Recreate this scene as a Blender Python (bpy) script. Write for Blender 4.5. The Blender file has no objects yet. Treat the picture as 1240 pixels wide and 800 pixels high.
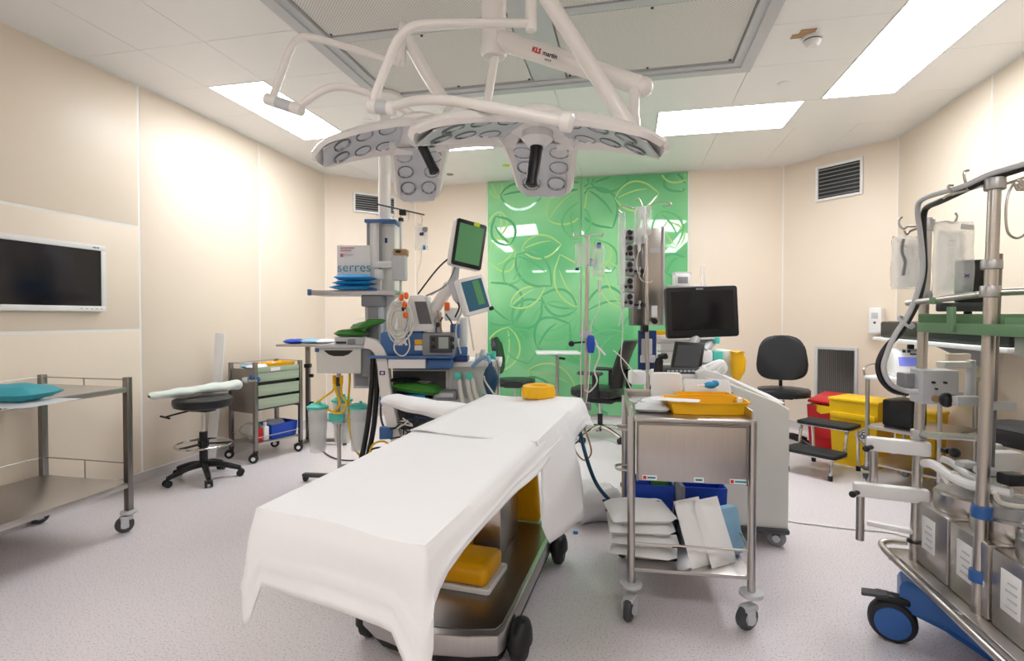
import bpy, bmesh, math, random
from mathutils import Vector as V, Matrix as M
random.seed(7)
SC = bpy.context.scene
COL = SC.collection
PI = math.pi
# ------------------------------------------------------------------ camera
F_PX, CX, PITCH, YAW, EYE = 640.0, 620.0, math.radians(1.0), math.radians(12.3), 1.30
CY = 383 + F_PX * math.tan(PITCH)
cd = bpy.data.cameras.new('camera'); cam = bpy.data.objects.new('camera', cd); COL.objects.link(cam)
cd.sensor_fit = 'HORIZONTAL'; cd.sensor_width = 36.0; cd.lens = F_PX / 1240 * 36
cd.shift_y = -(400 - CY) / 1240
cd.clip_start = 0.02
cam.location = (0, 0, EYE); cam.rotation_euler = (PI / 2 - PITCH, 0, YAW)
SC.camera = cam
# ------------------------------------------------------------------ world and exposure
w = bpy.data.worlds.new('world'); SC.world = w; w.use_nodes = True
w.node_tree.nodes['Background'].inputs[0].default_value = (1, 1, 1, 1)
w.node_tree.nodes['Background'].inputs[1].default_value = 0.25
SC.view_settings.view_transform = 'Standard'; SC.view_settings.look = 'None'
SC.view_settings.gamma = 1; SC.view_settings.exposure = 0.16; SC.view_settings.use_curve_mapping = False
LAMP = 12.3           # emission of the ceiling light panels
# ------------------------------------------------------------------ pixel helpers (a pixel gives a direction; the plane gives the distance)
FW = V((-math.sin(YAW) * math.cos(PITCH), math.cos(YAW) * math.cos(PITCH), -math.sin(PITCH)))
RT = V((math.cos(YAW), math.sin(YAW), 0)); UP = RT.cross(FW)
CAM = V((0, 0, EYE))
def ray(px, py): return FW + RT * ((px - CX) / F_PX) + UP * (-(py - CY) / F_PX)
def pz(px, py, z=0.0):
    d = ray(px, py); return CAM + d * ((z - EYE) / d.z)
def pxx(px, py, x):
    d = ray(px, py); return CAM + d * (x / d.x)
def py_(px, py, y):
    d = ray(px, py); return CAM + d * (y / d.y)
def pd(px, py, dep): return CAM + ray(px, py) * dep
# ------------------------------------------------------------------ materials
MT = {}
def mat(name, col, rough=0.5, metal=0.0, noise=0.0, scale=20.0, bump=0.0, emit=0.0, trans=0.0, alpha=1.0, coat=0.0, stretch=None, ior=1.45, spec=0.5):
    m = bpy.data.materials.new(name); m.use_nodes = True
    nt = m.node_tree; b = nt.nodes['Principled BSDF']
    c = (*col, 1.0)
    b.inputs['Base Color'].default_value = c; b.inputs['Roughness'].default_value = rough
    b.inputs['Metallic'].default_value = metal; b.inputs['IOR'].default_value = ior
    b.inputs['Specular IOR Level'].default_value = spec
    b.inputs['Transmission Weight'].default_value = trans; b.inputs['Alpha'].default_value = alpha
    b.inputs['Coat Weight'].default_value = coat
    if emit: b.inputs['Emission Color'].default_value = c; b.inputs['Emission Strength'].default_value = emit
    if noise or bump:
        tc = nt.nodes.new('ShaderNodeTexCoord'); n = nt.nodes.new('ShaderNodeTexNoise')
        n.inputs['Scale'].default_value = scale; n.inputs['Detail'].default_value = 4
        if stretch:
            mp = nt.nodes.new('ShaderNodeMapping'); mp.inputs['Scale'].default_value = stretch
            nt.links.new(tc.outputs['Object'], mp.inputs[0]); nt.links.new(mp.outputs[0], n.inputs['Vector'])
        else: nt.links.new(tc.outputs['Object'], n.inputs['Vector'])
        if noise:
            r = nt.nodes.new('ShaderNodeMix'); r.data_type = 'RGBA'
            r.inputs[6].default_value = (*[min(1, x * (1 + noise)) for x in col], 1)
            r.inputs[7].default_value = (*[x * (1 - noise) for x in col], 1)
            nt.links.new(n.outputs[0], r.inputs[0]); nt.links.new(r.outputs[2], b.inputs['Base Color'])
        if bump:
            bp = nt.nodes.new('ShaderNodeBump'); bp.inputs['Strength'].default_value = bump; bp.inputs['Distance'].default_value = 0.01
            nt.links.new(n.outputs[0], bp.inputs['Height']); nt.links.new(bp.outputs[0], b.inputs['Normal'])
    MT[name] = m
    return m
def srgb(r, g, b):
    f = lambda v: (v / 255 / 12.92) if v / 255 <= 0.04045 else ((v / 255 + 0.055) / 1.055) ** 2.4
    return (f(r), f(g), f(b))
mat('wall', srgb(239, 225, 208), 0.42, noise=0.02, scale=3)
mat('joint', srgb(246, 243, 238), 0.5, noise=0.02)
mat('ceil', srgb(244, 244, 244), 0.35, noise=0.015, scale=5)
mat('ceil_gap', srgb(190, 190, 186), 0.6, noise=0.02)
mat('white', srgb(240, 240, 240), 0.35, noise=0.02, scale=8)
mat('lampwhite', srgb(240, 236, 232), 0.28, noise=0.015, scale=6, coat=0.3)
mat('offwhite', srgb(226, 226, 220), 0.4, noise=0.03, scale=10)
mat('lgrey', srgb(200, 202, 206), 0.4, noise=0.04, scale=10)
mat('mgrey', srgb(140, 143, 148), 0.45, noise=0.05, scale=10)
mat('dgrey', srgb(70, 72, 76), 0.5, noise=0.08, scale=12)
mat('black', srgb(26, 27, 30), 0.4, noise=0.15, scale=14)
mat('vinyl', srgb(34, 36, 40), 0.38, noise=0.15, scale=30, bump=0.05)
mat('rubber', srgb(40, 42, 46), 0.65, noise=0.1, scale=20)
mat('steel', srgb(196, 192, 188), 0.28, 1.0, noise=0.08, scale=4, stretch=(1, 1, 60))
mat('steel_h', srgb(190, 186, 184), 0.33, 1.0, noise=0.10, scale=3, stretch=(60, 2, 2))
mat('darksteel', srgb(140, 136, 134), 0.3, 1.0, noise=0.1, scale=4, stretch=(40, 1, 1))
mat('chrome', srgb(215, 213, 212), 0.12, 1.0, noise=0.03, scale=4)
mat('lensm', srgb(150, 152, 156), 0.15, 1.0, noise=0.1, scale=30)
mat('alu', srgb(190, 190, 192), 0.4, 0.9, noise=0.05, scale=6)
mat('lampemit', (0.97, 0.98, 1.0), 0.5, emit=LAMP)
mat('sheet', srgb(247, 247, 249), 0.85, noise=0.01, scale=9, bump=0.25)
mat('paper', srgb(240, 240, 240), 0.7, noise=0.02, scale=14, bump=0.05)
mat('paperg', srgb(222, 232, 226), 0.8, noise=0.03, scale=14, bump=0.1)
mat('pouch', srgb(225, 227, 230), 0.35, noise=0.04, scale=10, bump=0.15)
mat('yellow', srgb(250, 190, 20), 0.38, noise=0.04, scale=8)
mat('ybin', srgb(246, 200, 20), 0.45, noise=0.05, scale=8)
mat('gel', srgb(255, 186, 20), 0.12, trans=0.12, noise=0.05, scale=5, ior=1.4)
mat('red', srgb(205, 30, 40), 0.42, noise=0.06, scale=8)
mat('orange', srgb(244, 110, 40), 0.45, noise=0.06, scale=8)
mat('blue', srgb(30, 75, 190), 0.4, noise=0.06, scale=8)
mat('skyblue', srgb(40, 150, 215), 0.6, noise=0.08, scale=12, bump=0.1)
mat('paleblue', srgb(140, 185, 215), 0.7, noise=0.05, scale=12, bump=0.1)
mat('steelblue', srgb(70, 112, 170), 0.38, noise=0.05, scale=6)
mat('pumpblue', srgb(52, 100, 168), 0.35, noise=0.05, scale=6)
mat('navy', srgb(30, 55, 110), 0.4, noise=0.08, scale=8)
mat('bagblue', srgb(28, 72, 105), 0.35, noise=0.1, scale=8)
mat('teal', srgb(60, 165, 180), 0.6, noise=0.08, scale=14, bump=0.1)
mat('turq', srgb(90, 210, 195), 0.35, noise=0.04, scale=8)
mat('greenpk', srgb(70, 140, 55), 0.4, noise=0.12, scale=12)
mat('greenlt', srgb(150, 200, 90), 0.4, noise=0.1, scale=12)
mat('drawer', srgb(168, 182, 160), 0.4, noise=0.04, scale=8)
mat('trayg', srgb(110, 150, 112), 0.4, noise=0.05, scale=8)
mat('screen', srgb(22, 22, 28), 0.12, noise=0.1, scale=2)
mat('screeng', srgb(96, 160, 110), 0.15, noise=0.05, scale=3)
mat('screenb', srgb(60, 112, 135), 0.15, noise=0.1, scale=5)
mat('screengrey', srgb(98, 98, 100), 0.2, noise=0.05, scale=4)
mat('lcdgrey', srgb(160, 172, 168), 0.2, noise=0.05, scale=8)
mat('lcd', srgb(120, 130, 215), 0.2, noise=0.05, scale=8, emit=0.25)
mat('clear', (0.93, 0.96, 0.97), 0.12, trans=0.9, ior=1.12, noise=0.02, scale=10)
mat('plastic', (0.95, 0.97, 0.98), 0.14, alpha=0.30, noise=0.04, scale=18, bump=0.3)
mat('clear2', (0.88, 0.92, 0.95), 0.15, alpha=0.32, noise=0.03, scale=12, bump=0.1)
mat('hosew', srgb(226, 224, 216), 0.35, noise=0.03, scale=10)
mat('hosey', srgb(248, 205, 40), 0.4, noise=0.04, scale=10)
mat('ink', srgb(60, 60, 66), 0.6, noise=0.05)
mat('inkteal', srgb(20, 140, 160), 0.6, noise=0.05)
mat('inkred', srgb(205, 40, 40), 0.6, noise=0.05)
mat('inkblue', srgb(50, 60, 140), 0.6, noise=0.05)
mat('mauve', srgb(190, 110, 140), 0.6, noise=0.05)
mat('purple', srgb(80, 40, 160), 0.6, noise=0.05)
mat('cove', srgb(200, 194, 194), 0.5, noise=0.05, scale=60)
mat('lime', srgb(205, 225, 40), 0.5, noise=0.05)
mat('woodk', srgb(176, 140, 100), 0.5, noise=0.1)
# speckled vinyl floor
def floor_mat():
    m = bpy.data.materials.new('floor'); m.use_nodes = True; nt = m.node_tree; b = nt.nodes['Principled BSDF']
    tc = nt.nodes.new('ShaderNodeTexCoord')
    n1 = nt.nodes.new('ShaderNodeTexNoise'); n1.inputs['Scale'].default_value = 125; n1.inputs['Detail'].default_value = 3
    r1 = nt.nodes.new('ShaderNodeValToRGB')
    e = r1.color_ramp.elements
    e[0].position = 0.34; e[0].color = (*srgb(194, 187, 191), 1); e[1].position = 0.43; e[1].color = (*srgb(234, 228, 232), 1)
    x = e.new(0.62); x.color = (*srgb(237, 231, 235), 1); x = e.new(0.72); x.color = (*srgb(246, 243, 246), 1)
    n2 = nt.nodes.new('ShaderNodeTexNoise'); n2.inputs['Scale'].default_value = 1.3; n2.inputs['Detail'].default_value = 5
    mx = nt.nodes.new('ShaderNodeMix'); mx.data_type = 'RGBA'; mx.blend_type = 'MULTIPLY'; mx.inputs[0].default_value = 0.12
    for n in (n1, n2): nt.links.new(tc.outputs['Object'], n.inputs['Vector'])
    nt.links.new(n1.outputs[0], r1.inputs[0]); nt.links.new(r1.outputs[0], mx.inputs[6]); nt.links.new(n2.outputs[0], mx.inputs[7])
    nt.links.new(mx.outputs[2], b.inputs['Base Color'])
    b.inputs['Roughness'].default_value = 0.32; b.inputs['Specular IOR Level'].default_value = 0.35
    MT['floor'] = m
floor_mat()
# perforated diffuser mesh
def perf_mat():
    m = bpy.data.materials.new('perforated'); m.use_nodes = True; nt = m.node_tree; b = nt.nodes['Principled BSDF']
    tc = nt.nodes.new('ShaderNodeTexCoord'); mp = nt.nodes.new('ShaderNodeMapping'); mp.inputs['Rotation'].default_value = (0, 0, PI / 4)
    vo = nt.nodes.new('ShaderNodeTexVoronoi'); vo.inputs['Scale'].default_value = 70; vo.inputs['Randomness'].default_value = 0
    r = nt.nodes.new('ShaderNodeValToRGB'); e = r.color_ramp.elements
    e[0].position = 0.30; e[0].color = (*srgb(150, 148, 146), 1); e[1].position = 0.42; e[1].color = (*srgb(228, 226, 222), 1)
    nt.links.new(tc.outputs['Object'], mp.inputs[0]); nt.links.new(mp.outputs[0], vo.inputs['Vector'])
    nt.links.new(vo.outputs['Distance'], r.inputs[0]); nt.links.new(r.outputs[0], b.inputs['Base Color'])
    b.inputs['Roughness'].default_value = 0.5; MT['perforated'] = m
perf_mat()
def glass_print():
    m = bpy.data.materials.new('greenglass'); m.use_nodes = True; nt = m.node_tree; b = nt.nodes['Principled BSDF']
    tc = nt.nodes.new('ShaderNodeTexCoord'); n = nt.nodes.new('ShaderNodeTexNoise'); n.inputs['Scale'].default_value = 1.1; n.inputs['Detail'].default_value = 2
    r = nt.nodes.new('ShaderNodeValToRGB'); e = r.color_ramp.elements
    e[0].position = 0.35; e[0].color = (*srgb(100, 190, 128), 1); e[1].position = 0.65; e[1].color = (*srgb(150, 222, 160), 1)
    nt.links.new(tc.outputs['Object'], n.inputs['Vector']); nt.links.new(n.outputs[0], r.inputs[0]); nt.links.new(r.outputs[0], b.inputs['Base Color'])
    b.inputs['Roughness'].default_value = 0.04; b.inputs['Coat Weight'].default_value = 0.6; b.inputs['Coat Roughness'].default_value = 0.02
    MT['greenglass'] = m
glass_print()
mat('leaf_lt', srgb(180, 226, 140), 0.08, coat=0.5, noise=0.05, scale=4)
mat('leaf_md', srgb(110, 200, 130), 0.08, coat=0.5, noise=0.08, scale=4)
mat('leaf_dk', srgb(92, 180, 124), 0.08, coat=0.5, noise=0.08, scale=4)
# ------------------------------------------------------------------ mesh builder
def rotm(rx=0, ry=0, rz=0): return M.Rotation(rz, 4, 'Z') @ M.Rotation(ry, 4, 'Y') @ M.Rotation(rx, 4, 'X')
def zto(d):
    d = V(d).normalized(); return d.to_track_quat('Z', 'Y').to_matrix().to_4x4()
class B:
    def __init__(s): s.bm = bmesh.new()
    def box(s, c, size, bev=0.0, rot=None, seg=2):
        m = M.Translation(V(c)) @ (rot if rot is not None else M()) @ M.Diagonal((*[max(1e-4, abs(x)) for x in size], 1))
        r = bmesh.ops.create_cube(s.bm, size=1, matrix=m)
        if bev:
            bev = min(bev, 0.49 * min(abs(x) for x in size))
            es = list({e for v in r['verts'] for e in v.link_edges})
            bmesh.ops.bevel(s.bm, geom=es, offset=bev, segments=seg, profile=0.5, affect='EDGES')
        return s
    def bb(s, lo, hi, bev=0.0):
        return s.box([(a + b) / 2 for a, b in zip(lo, hi)], [b - a for a, b in zip(lo, hi)], bev)
    def cyl(s, p0, p1, r, r2=None, seg=16, bev=0.0, caps=True):
        p0, p1 = V(p0), V(p1); d = p1 - p0; L = d.length
        if L < 1e-6: return s
        m = M.Translation((p0 + p1) / 2) @ zto(d)
        q = bmesh.ops.create_cone(s.bm, cap_ends=caps, segments=seg, radius1=r, radius2=r if r2 is None else r2, depth=L, matrix=m)
        if bev and caps:
            es = [e for e in {e for v in q['verts'] for e in v.link_edges} if any(len(f.verts) > 4 for f in e.link_faces)]
            bmesh.ops.bevel(s.bm, geom=es, offset=bev, segments=2, profile=0.5, affect='EDGES')
        return s
    def sph(s, c, r, sc=(1, 1, 1), seg=16, rot=None):
        m = M.Translation(V(c)) @ (rot if rot is not None else M()) @ M.Diagonal((r * sc[0], r * sc[1], r * sc[2], 1))
        bmesh.ops.create_uvsphere(s.bm, u_segments=seg, v_segments=max(6, seg * 2 // 3), radius=1, matrix=m); return s
    def tube(s, pts, r, seg=8, smooth=4, closed=False, taper=None):
        P = [V(p) for p in pts]
        if smooth > 1 and len(P) > 2: P = spline(P, smooth, closed)
        n = len(P); rings = []; up = V((0.123, 0.456, 0.88)).normalized()
        nrm = None
        for i, p in enumerate(P):
            if closed: t = P[(i + 1) % n] - P[i - 1]
            else: t = P[min(i + 1, n - 1)] - P[max(i - 1, 0)]
            if t.length < 1e-9: t = V((0, 0, 1))
            t.normalize()
            if nrm is None: nrm = t.cross(up).normalized()
            else:
                nrm = nrm - t * nrm.dot(t)
                nrm = nrm.normalized() if nrm.length > 1e-6 else t.cross(up).normalized()
            bn = t.cross(nrm)
            rr = r if taper is None else r + (taper - r) * i / max(1, n - 1)
            rings.append([s.bm.verts.new(p + nrm * (rr * math.cos(a)) + bn * (rr * math.sin(a))) for a in [2 * PI * k / seg for k in range(seg)]])
        m = n if closed else n - 1
        for i in range(m):
            a, b = rings[i], rings[(i + 1) % n]
            for k in range(seg): s.bm.faces.new((a[k], a[(k + 1) % seg], b[(k + 1) % seg], b[k]))
        if not closed:
            s.bm.faces.new(list(reversed(rings[0]))); s.bm.faces.new(rings[-1])
        return s
    def lathe(s, prof, c=(0, 0, 0), seg=20, rot=None, sc=(1, 1, 1)):
        T = M.Translation(V(c)) @ (rot if rot is not None else M()) @ M.Diagonal((*sc, 1)); rings = []
        for r, z in prof:
            if r < 1e-6: rings.append([s.bm.verts.new(T @ V((0, 0, z)))])
            else: rings.append([s.bm.verts.new(T @ V((r * math.cos(2 * PI * k / seg), r * math.sin(2 * PI * k / seg), z))) for k in range(seg)])
        for a, b in zip(rings, rings[1:]):
            for k in range(seg):
                f = [a[k % len(a)], a[(k + 1) % len(a)], b[(k + 1) % len(b)], b[k % len(b)]]
                u = list(dict.fromkeys(f))
                if len(u) > 2:
                    try: s.bm.faces.new(u)
                    except ValueError: pass
        return s
    def prism(s, poly, h, T=None, bev=0.0):
        """poly: 2D points in XY (ccw), extruded by h along Z, transformed by T"""
        T = T if T is not None else M()
        lo = [s.bm.verts.new(T @ V((x, y, 0))) for x, y in poly]; hi = [s.bm.verts.new(T @ V((x, y, h))) for x, y in poly]
        n = len(poly)
        fs = [s.bm.faces.new(list(reversed(lo))), s.bm.faces.new(hi)]
        for i in range(n): fs.append(s.bm.faces.new((lo[i], lo[(i + 1) % n], hi[(i + 1) % n], hi[i])))
        if bev:
            es = list({e for f in fs[:2] for e in f.edges})
            bmesh.ops.bevel(s.bm, geom=es, offset=bev, segments=2, profile=0.5, affect='EDGES')
        return s
    def grid(s, fn, nu, nv, thick=0.0, closeu=False):
        g = [[s.bm.verts.new(V(fn(i / nu, j / nv))) for j in range(nv + 1)] for i in range(nu + (0 if closeu else 1))]
        N = len(g)
        fs = []
        for i in range(nu):
            for j in range(nv):
                try: fs.append(s.bm.faces.new((g[i][j], g[(i + 1) % N][j], g[(i + 1) % N][j + 1], g[i][j + 1])))
                except ValueError: pass
        if thick:
            s.bm.normal_update()
            bmesh.ops.solidify(s.bm, geom=fs, thickness=thick)
        return s
    def build(s, name, m, parent=None, world=False, ang=35, smooth=True):
        bmesh.ops.recalc_face_normals(s.bm, faces=s.bm.faces)
        if world and parent is not None:
            inv = (M.Translation(parent.location) @ M.Rotation(parent.rotation_euler.z, 4, 'Z')).inverted()
            if parent.parent is not None:
                g = parent.parent; inv = (M.Translation(g.location) @ M.Rotation(g.rotation_euler.z, 4, 'Z')).inverted()
            s.bm.transform(inv)
        me = bpy.data.meshes.new(name); s.bm.to_mesh(me); s.bm.free()
        if smooth and len(me.polygons):
            me.polygons.foreach_set('use_smooth', [True] * len(me.polygons)); me.set_sharp_from_angle(angle=math.radians(ang))
        me.materials.append(MT[m] if isinstance(m, str) else m)
        o = bpy.data.objects.new(name, me); COL.objects.link(o)
        if parent is not None: o.parent = parent
        return o
def spline(P, k, closed=False):
    out = []; n = len(P)
    rng = range(n if closed else n - 1)
    for i in rng:
        p0 = P[(i - 1) % n] if (closed or i > 0) else P[0] * 2 - P[1]
        p1, p2 = P[i], P[(i + 1) % n]
        p3 = P[(i + 2) % n] if (closed or i + 2 < n) else P[-1] * 2 - P[-2]
        for j in range(k):
            t = j / k; t2, t3 = t * t, t * t * t
            out.append(0.5 * ((2 * p1) + (p2 - p0) * t + (2 * p0 - 5 * p1 + 4 * p2 - p3) * t2 + (3 * p1 - p0 - 3 * p2 + p3) * t3))
    if not closed: out.append(P[-1])
    return out
def tag(o, label, cat, group=None, kind=None):
    o['label'] = label; o['category'] = cat
    if group: o['group'] = group
    if kind: o['kind'] = kind
    return o
def thing(name, label, cat, loc=(0, 0, 0), rz=0.0, group=None):
    o = bpy.data.objects.new(name, None); COL.objects.link(o); o.empty_display_size = 0.1
    o.location = V(loc); o.rotation_euler = (0, 0, rz); return tag(o, label, cat, group)
def copy_tree(o, parent=None):
    c = o.copy(); COL.objects.link(c)
    if parent is not None: c.parent = parent
    for ch in o.children: copy_tree(ch, c)
    return c
def struct(o): o['kind'] = 'structure'; return o
def text(name, body, size, m, T, parent=None, world=False, depth=0.0005, align='CENTER', bold=0.0):
    cu = bpy.data.curves.new(name, 'FONT'); cu.body = body; cu.size = size; cu.align_x = align; cu.align_y = 'CENTER'; cu.extrude = depth; cu.offset = bold
    cu.resolution_u = 3
    t = bpy.data.objects.new('tmp_text', cu); COL.objects.link(t)
    bpy.context.view_layer.update()
    me = bpy.data.meshes.new_from_object(t.evaluated_get(bpy.context.evaluated_depsgraph_get()))
    bpy.data.objects.remove(t); bpy.data.curves.remove(cu)
    if world and parent is not None:
        T = (M.Translation(parent.location) @ M.Rotation(parent.rotation_euler.z, 4, 'Z')).inverted() @ T
    me.transform(T); me.name = name
    me.materials.clear(); me.materials.append(MT[m])
    o = bpy.data.objects.new(name, me); COL.objects.link(o)
    if parent is not None: o.parent = parent
    return o
def frame(o, xdir, ydir):
    """matrix with origin o, local X along xdir, local Y roughly along ydir"""
    x = V(xdir).normalized(); y = V(ydir); y = (y - x * y.dot(x)).normalized(); z = x.cross(y)
    m = M((x, y, z)).transposed().to_4x4(); m.translation = V(o); return m
def rrect(w, h, r, n=4):
    pts = []
    for cx, cy, a0 in ((w / 2 - r, h / 2 - r, 0), (-w / 2 + r, h / 2 - r, PI / 2), (-w / 2 + r, -h / 2 + r, PI), (w / 2 - r, -h / 2 + r, 1.5 * PI)):
        for k in range(n + 1):
            a = a0 + PI / 2 * k / n; pts.append((cx + r * math.cos(a), cy + r * math.sin(a)))
    return pts
def clip(poly, a, b, c):
    """keep a*x+b*y<=c"""
    out = []
    for i in range(len(poly)):
        p, q = poly[i], poly[(i + 1) % len(poly)]
        fp, fq = a * p[0] + b * p[1] - c, a * q[0] + b * q[1] - c
        if fp <= 0: out.append(p)
        if fp * fq < 0:
            t = fp / (fp - fq); out.append((p[0] + (q[0] - p[0]) * t, p[1] + (q[1] - p[1]) * t))
    return out
# ================================================================== THE ROOM
XL, XR, YF, YB, HC = -3.65, 2.60, -1.40, 6.74, 3.06
CHL, CHR = (-3.65, 5.90), (-2.81, 6.74)     # left chamfer
DHL, DHR = (1.78, 6.74), (2.60, 5.90)       # right chamfer
fl = B(); fl.prism([(XL, YF), (XR, YF), DHR, DHL, CHR, CHL], 0.1, M.Translation((0, 0, -0.1)))
struct(fl.build('floor', 'floor', smooth=False))
def wall(name, a, b, cuts, hcuts=(), panel='wall', cov=True, skip=()):
    """wall from a to b (seen from inside, left to right), panels proud of a white jointed backing; cuts in metres along it"""
    a, b = V((*a, 0)), V((*b, 0)); d = b - a; L = d.length; d.normalize(); n = V((d.y, -d.x, 0))   # n points into the room
    T = frame(a, d, (0, 0, 1))      # local x along, y up, z = x cross y
    zin = 1 if T.to_3x3() @ V((0, 0, 1)) @ n > 0 else -1
    bk = B(); bk.box((L / 2, HC / 2, -0.059 * zin), (L + 0.1, HC, 0.13)); bk.bm.transform(T)
    o = struct(bk.build(name, 'joint', smooth=False))
    cs = [0.0] + list(cuts) + [L]
    for i, (u0, u1) in enumerate(zip(cs, cs[1:])):
        if i in skip: continue
        hs = [0.10] + [h for (k, h) in hcuts if k == i] + [HC]
        for h0, h1 in zip(hs, hs[1:]):
            g = 0.010
            p = B(); p.box(((u0 + u1) / 2, (h0 + h1) / 2, -0.001 * zin), (u1 - u0 - 2 * g, h1 - h0 - 2 * g, 0.018), 0.002); p.bm.transform(T)
            p.build('wall_panel', panel, o)
    if cov:
        c = B(); pr = [(0, 0), (0.03, 0), (0.02, 0.006), (0.013, 0.016), (0.0105, 0.03), (0.0105, 0.10), (0, 0.104)]
        TT = M((d, n, V((0, 0, 1)))).transposed().to_4x4(); TT.translation = a
        T2 = TT @ M(((0, 0, 1, 0), (1, 0, 0, 0), (0, 1, 0, 0), (0, 0, 0, 1)))
        c.prism(pr, L, T2)
        struct(c.build(name.replace('wall', 'baseboard'), 'cove'))
    return o, T, zin
wall('wall_left', (XL, YF), CHL, [0.78, 2.11, 3.43, 4.75, 6.10][0:5], hcuts=[(3, 1.20), (3, 1.98), (2, 1.20), (2, 1.98)])
wall('wall_back_left', CHL, CHR, [])
wall('wall_back', CHR, DHL, [1.01, 3.53], skip=(1,))
wall('wall_back_right', DHL, DHR, [])
wall('wall_right', DHR, (XR, YF), [1.36, 2.70, 4.0, 5.3])
wall('wall_front', (XR, YF), (XL, YF), [1.25, 2.5, 3.75, 5.0])
# green glass cladding with a leaf print, two panels in the back wall
GX = [-1.795, -0.57, 0.715]
leafs = [  # root x,y  tip x,y  width, colour (metres in the plane of the panel, x from the room axis, z from the floor)
]
gl_objs = []
for i in range(2):
    p = B(); p.bb((GX[i] + 0.004, 6.715, 0.06), (GX[i + 1] - 0.004, 6.735, 3.05), 0.002)
    o = p.build('glass_panel', 'greenglass'); gl_objs.append(tag(o, ['green leaf-print glass panel left of the seam, behind the back chair', 'green leaf-print glass panel right of the seam, behind the pump tower'][i], 'glass panel', 'green wall panels'))
LEAF_N = [0]
def leaf_strip(pts, w, i, col, name):
    """flat printed ribbons on glass panel i following 2D points, cut at the panel edges; each unbroken run is one piece"""
    x0, x1 = GX[i] + .004, GX[i + 1] - .004
    P = spline([V((x, 0, z)) for x, z in pts], 6); n = len(P); runs = [[]]
    for k, p in enumerate(P):
        t = P[min(k + 1, n - 1)] - P[max(k - 1, 0)]; t.normalize(); nn = V((t.z, 0, -t.x))
        f = w / 2 * max(.15, math.sin(PI * (.06 + .90 * k / (n - 1)))) ** .6
        if x0 + w < p.x < x1 - w and .08 < p.z < 3.03: runs[-1].append((p + nn * f, p - nn * f))
        elif runs[-1]: runs.append([])
    for r in runs:
        if len(r) < 4: continue
        LEAF_N[0] += 1; yl = 6.7144 - .00008 * (LEAF_N[0] % 60)
        b = B(); vs = [(b.bm.verts.new((a.x, yl, a.z)), b.bm.verts.new((c.x, yl, c.z))) for a, c in r]
        for p, q in zip(vs, vs[1:]): b.bm.faces.new((p[0], q[0], q[1], p[1]))
        b.build(name, col, gl_objs[i], smooth=False)
def leaf(rx, rz, tx, tz, wd, col, lw=0.022):
    a = V((rx, rz)); t = V((tx, tz)); d = t - a; nn = V((-d.y, d.x)).normalized()
    for s in (1, -1):
        pts = [a, a + d * .10 + nn * s * wd * .50, a + d * .28 + nn * s * wd * .92, a + d * .5 + nn * s * wd * 1.05, a + d * .74 + nn * s * wd * .78, a + d * .92 + nn * s * wd * .26, t]
        for i in range(2): leaf_strip([tuple(p) for p in pts], lw, i, col, 'leaf_outline')
    pts = [a + d * .06, a + d * .25 + nn * wd * .22, a + d * .5 + nn * wd * .40, a + d * .74 + nn * wd * .42]
    for i in range(2): leaf_strip([tuple(p) for p in pts], lw * .8, i, col, 'leaf_vein')
def gp(px, py):
    q = py_(px, py, 6.715); return q.x, q.z
for (x0, y0, x1, y1, wd, col) in (
    (603, 240, 594, 200, .10, 'leaf_lt'), (606, 256, 600, 288, .12, 'leaf_lt'), (606, 236, 655, 240, .17, 'leaf_dk'),
    (663, 266, 711, 231, .22, 'leaf_lt'), (713, 222, 660, 205, .16, 'leaf_dk'), (716, 222, 762, 217, .13, 'leaf_dk'), (712, 228, 742, 276, .22, 'leaf_dk'),
    (696, 290, 700, 245, .18, 'leaf_md'), (745, 240, 798, 234, .18, 'leaf_lt'), (800, 256, 818, 300, .18, 'leaf_md'), (815, 206, 826, 232, .16, 'leaf_dk'), (800, 205, 832, 217, .10, 'leaf_lt'),
    (624, 303, 591, 316, .22, 'leaf_lt'), (632, 301, 680, 296, .15, 'leaf_lt'), (626, 308, 668, 346, .19, 'leaf_dk'), (618, 296, 600, 262, .16, 'leaf_dk'), (632, 312, 612, 345, .14, 'leaf_md'),
    (703, 372, 678, 308, .20, 'leaf_lt'), (698, 374, 655, 358, .17, 'leaf_dk'), (708, 376, 766, 376, .30, 'leaf_dk'), (718, 312, 740, 298, .14, 'leaf_lt'), (700, 384, 640, 396, .26, 'leaf_md'),
    (620, 392, 591, 342, .30, 'leaf_dk'), (622, 394, 656, 364, .18, 'leaf_dk'), (618, 370, 660, 348, .12, 'leaf_lt'), (616, 396, 602, 452, .22, 'leaf_lt'), (626, 398, 640, 440, .22, 'leaf_md'),
    (640, 448, 700, 478, .22, 'leaf_lt'), (650, 420, 690, 392, .26, 'leaf_dk'), (704, 440, 690, 402, .2, 'leaf_md'), (716, 440, 762, 404, .26, 'leaf_md'), (640, 456, 660, 500, .2, 'leaf_dk'),
    (740, 330, 722, 290, .16, 'leaf_md'), (752, 372, 736, 316, .18, 'leaf_lt'), (806, 330, 830, 312, .16, 'leaf_dk'), (812, 340, 832, 358, .16, 'leaf_md'), (720, 470, 764, 500, .18, 'leaf_dk'), (820, 300, 808, 268, .14, 'leaf_lt')):
    leaf(*gp(x0, y0), *gp(x1, y1), wd * 0.95, col, lw=0.034 if col == 'leaf_dk' else 0.024)
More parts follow.
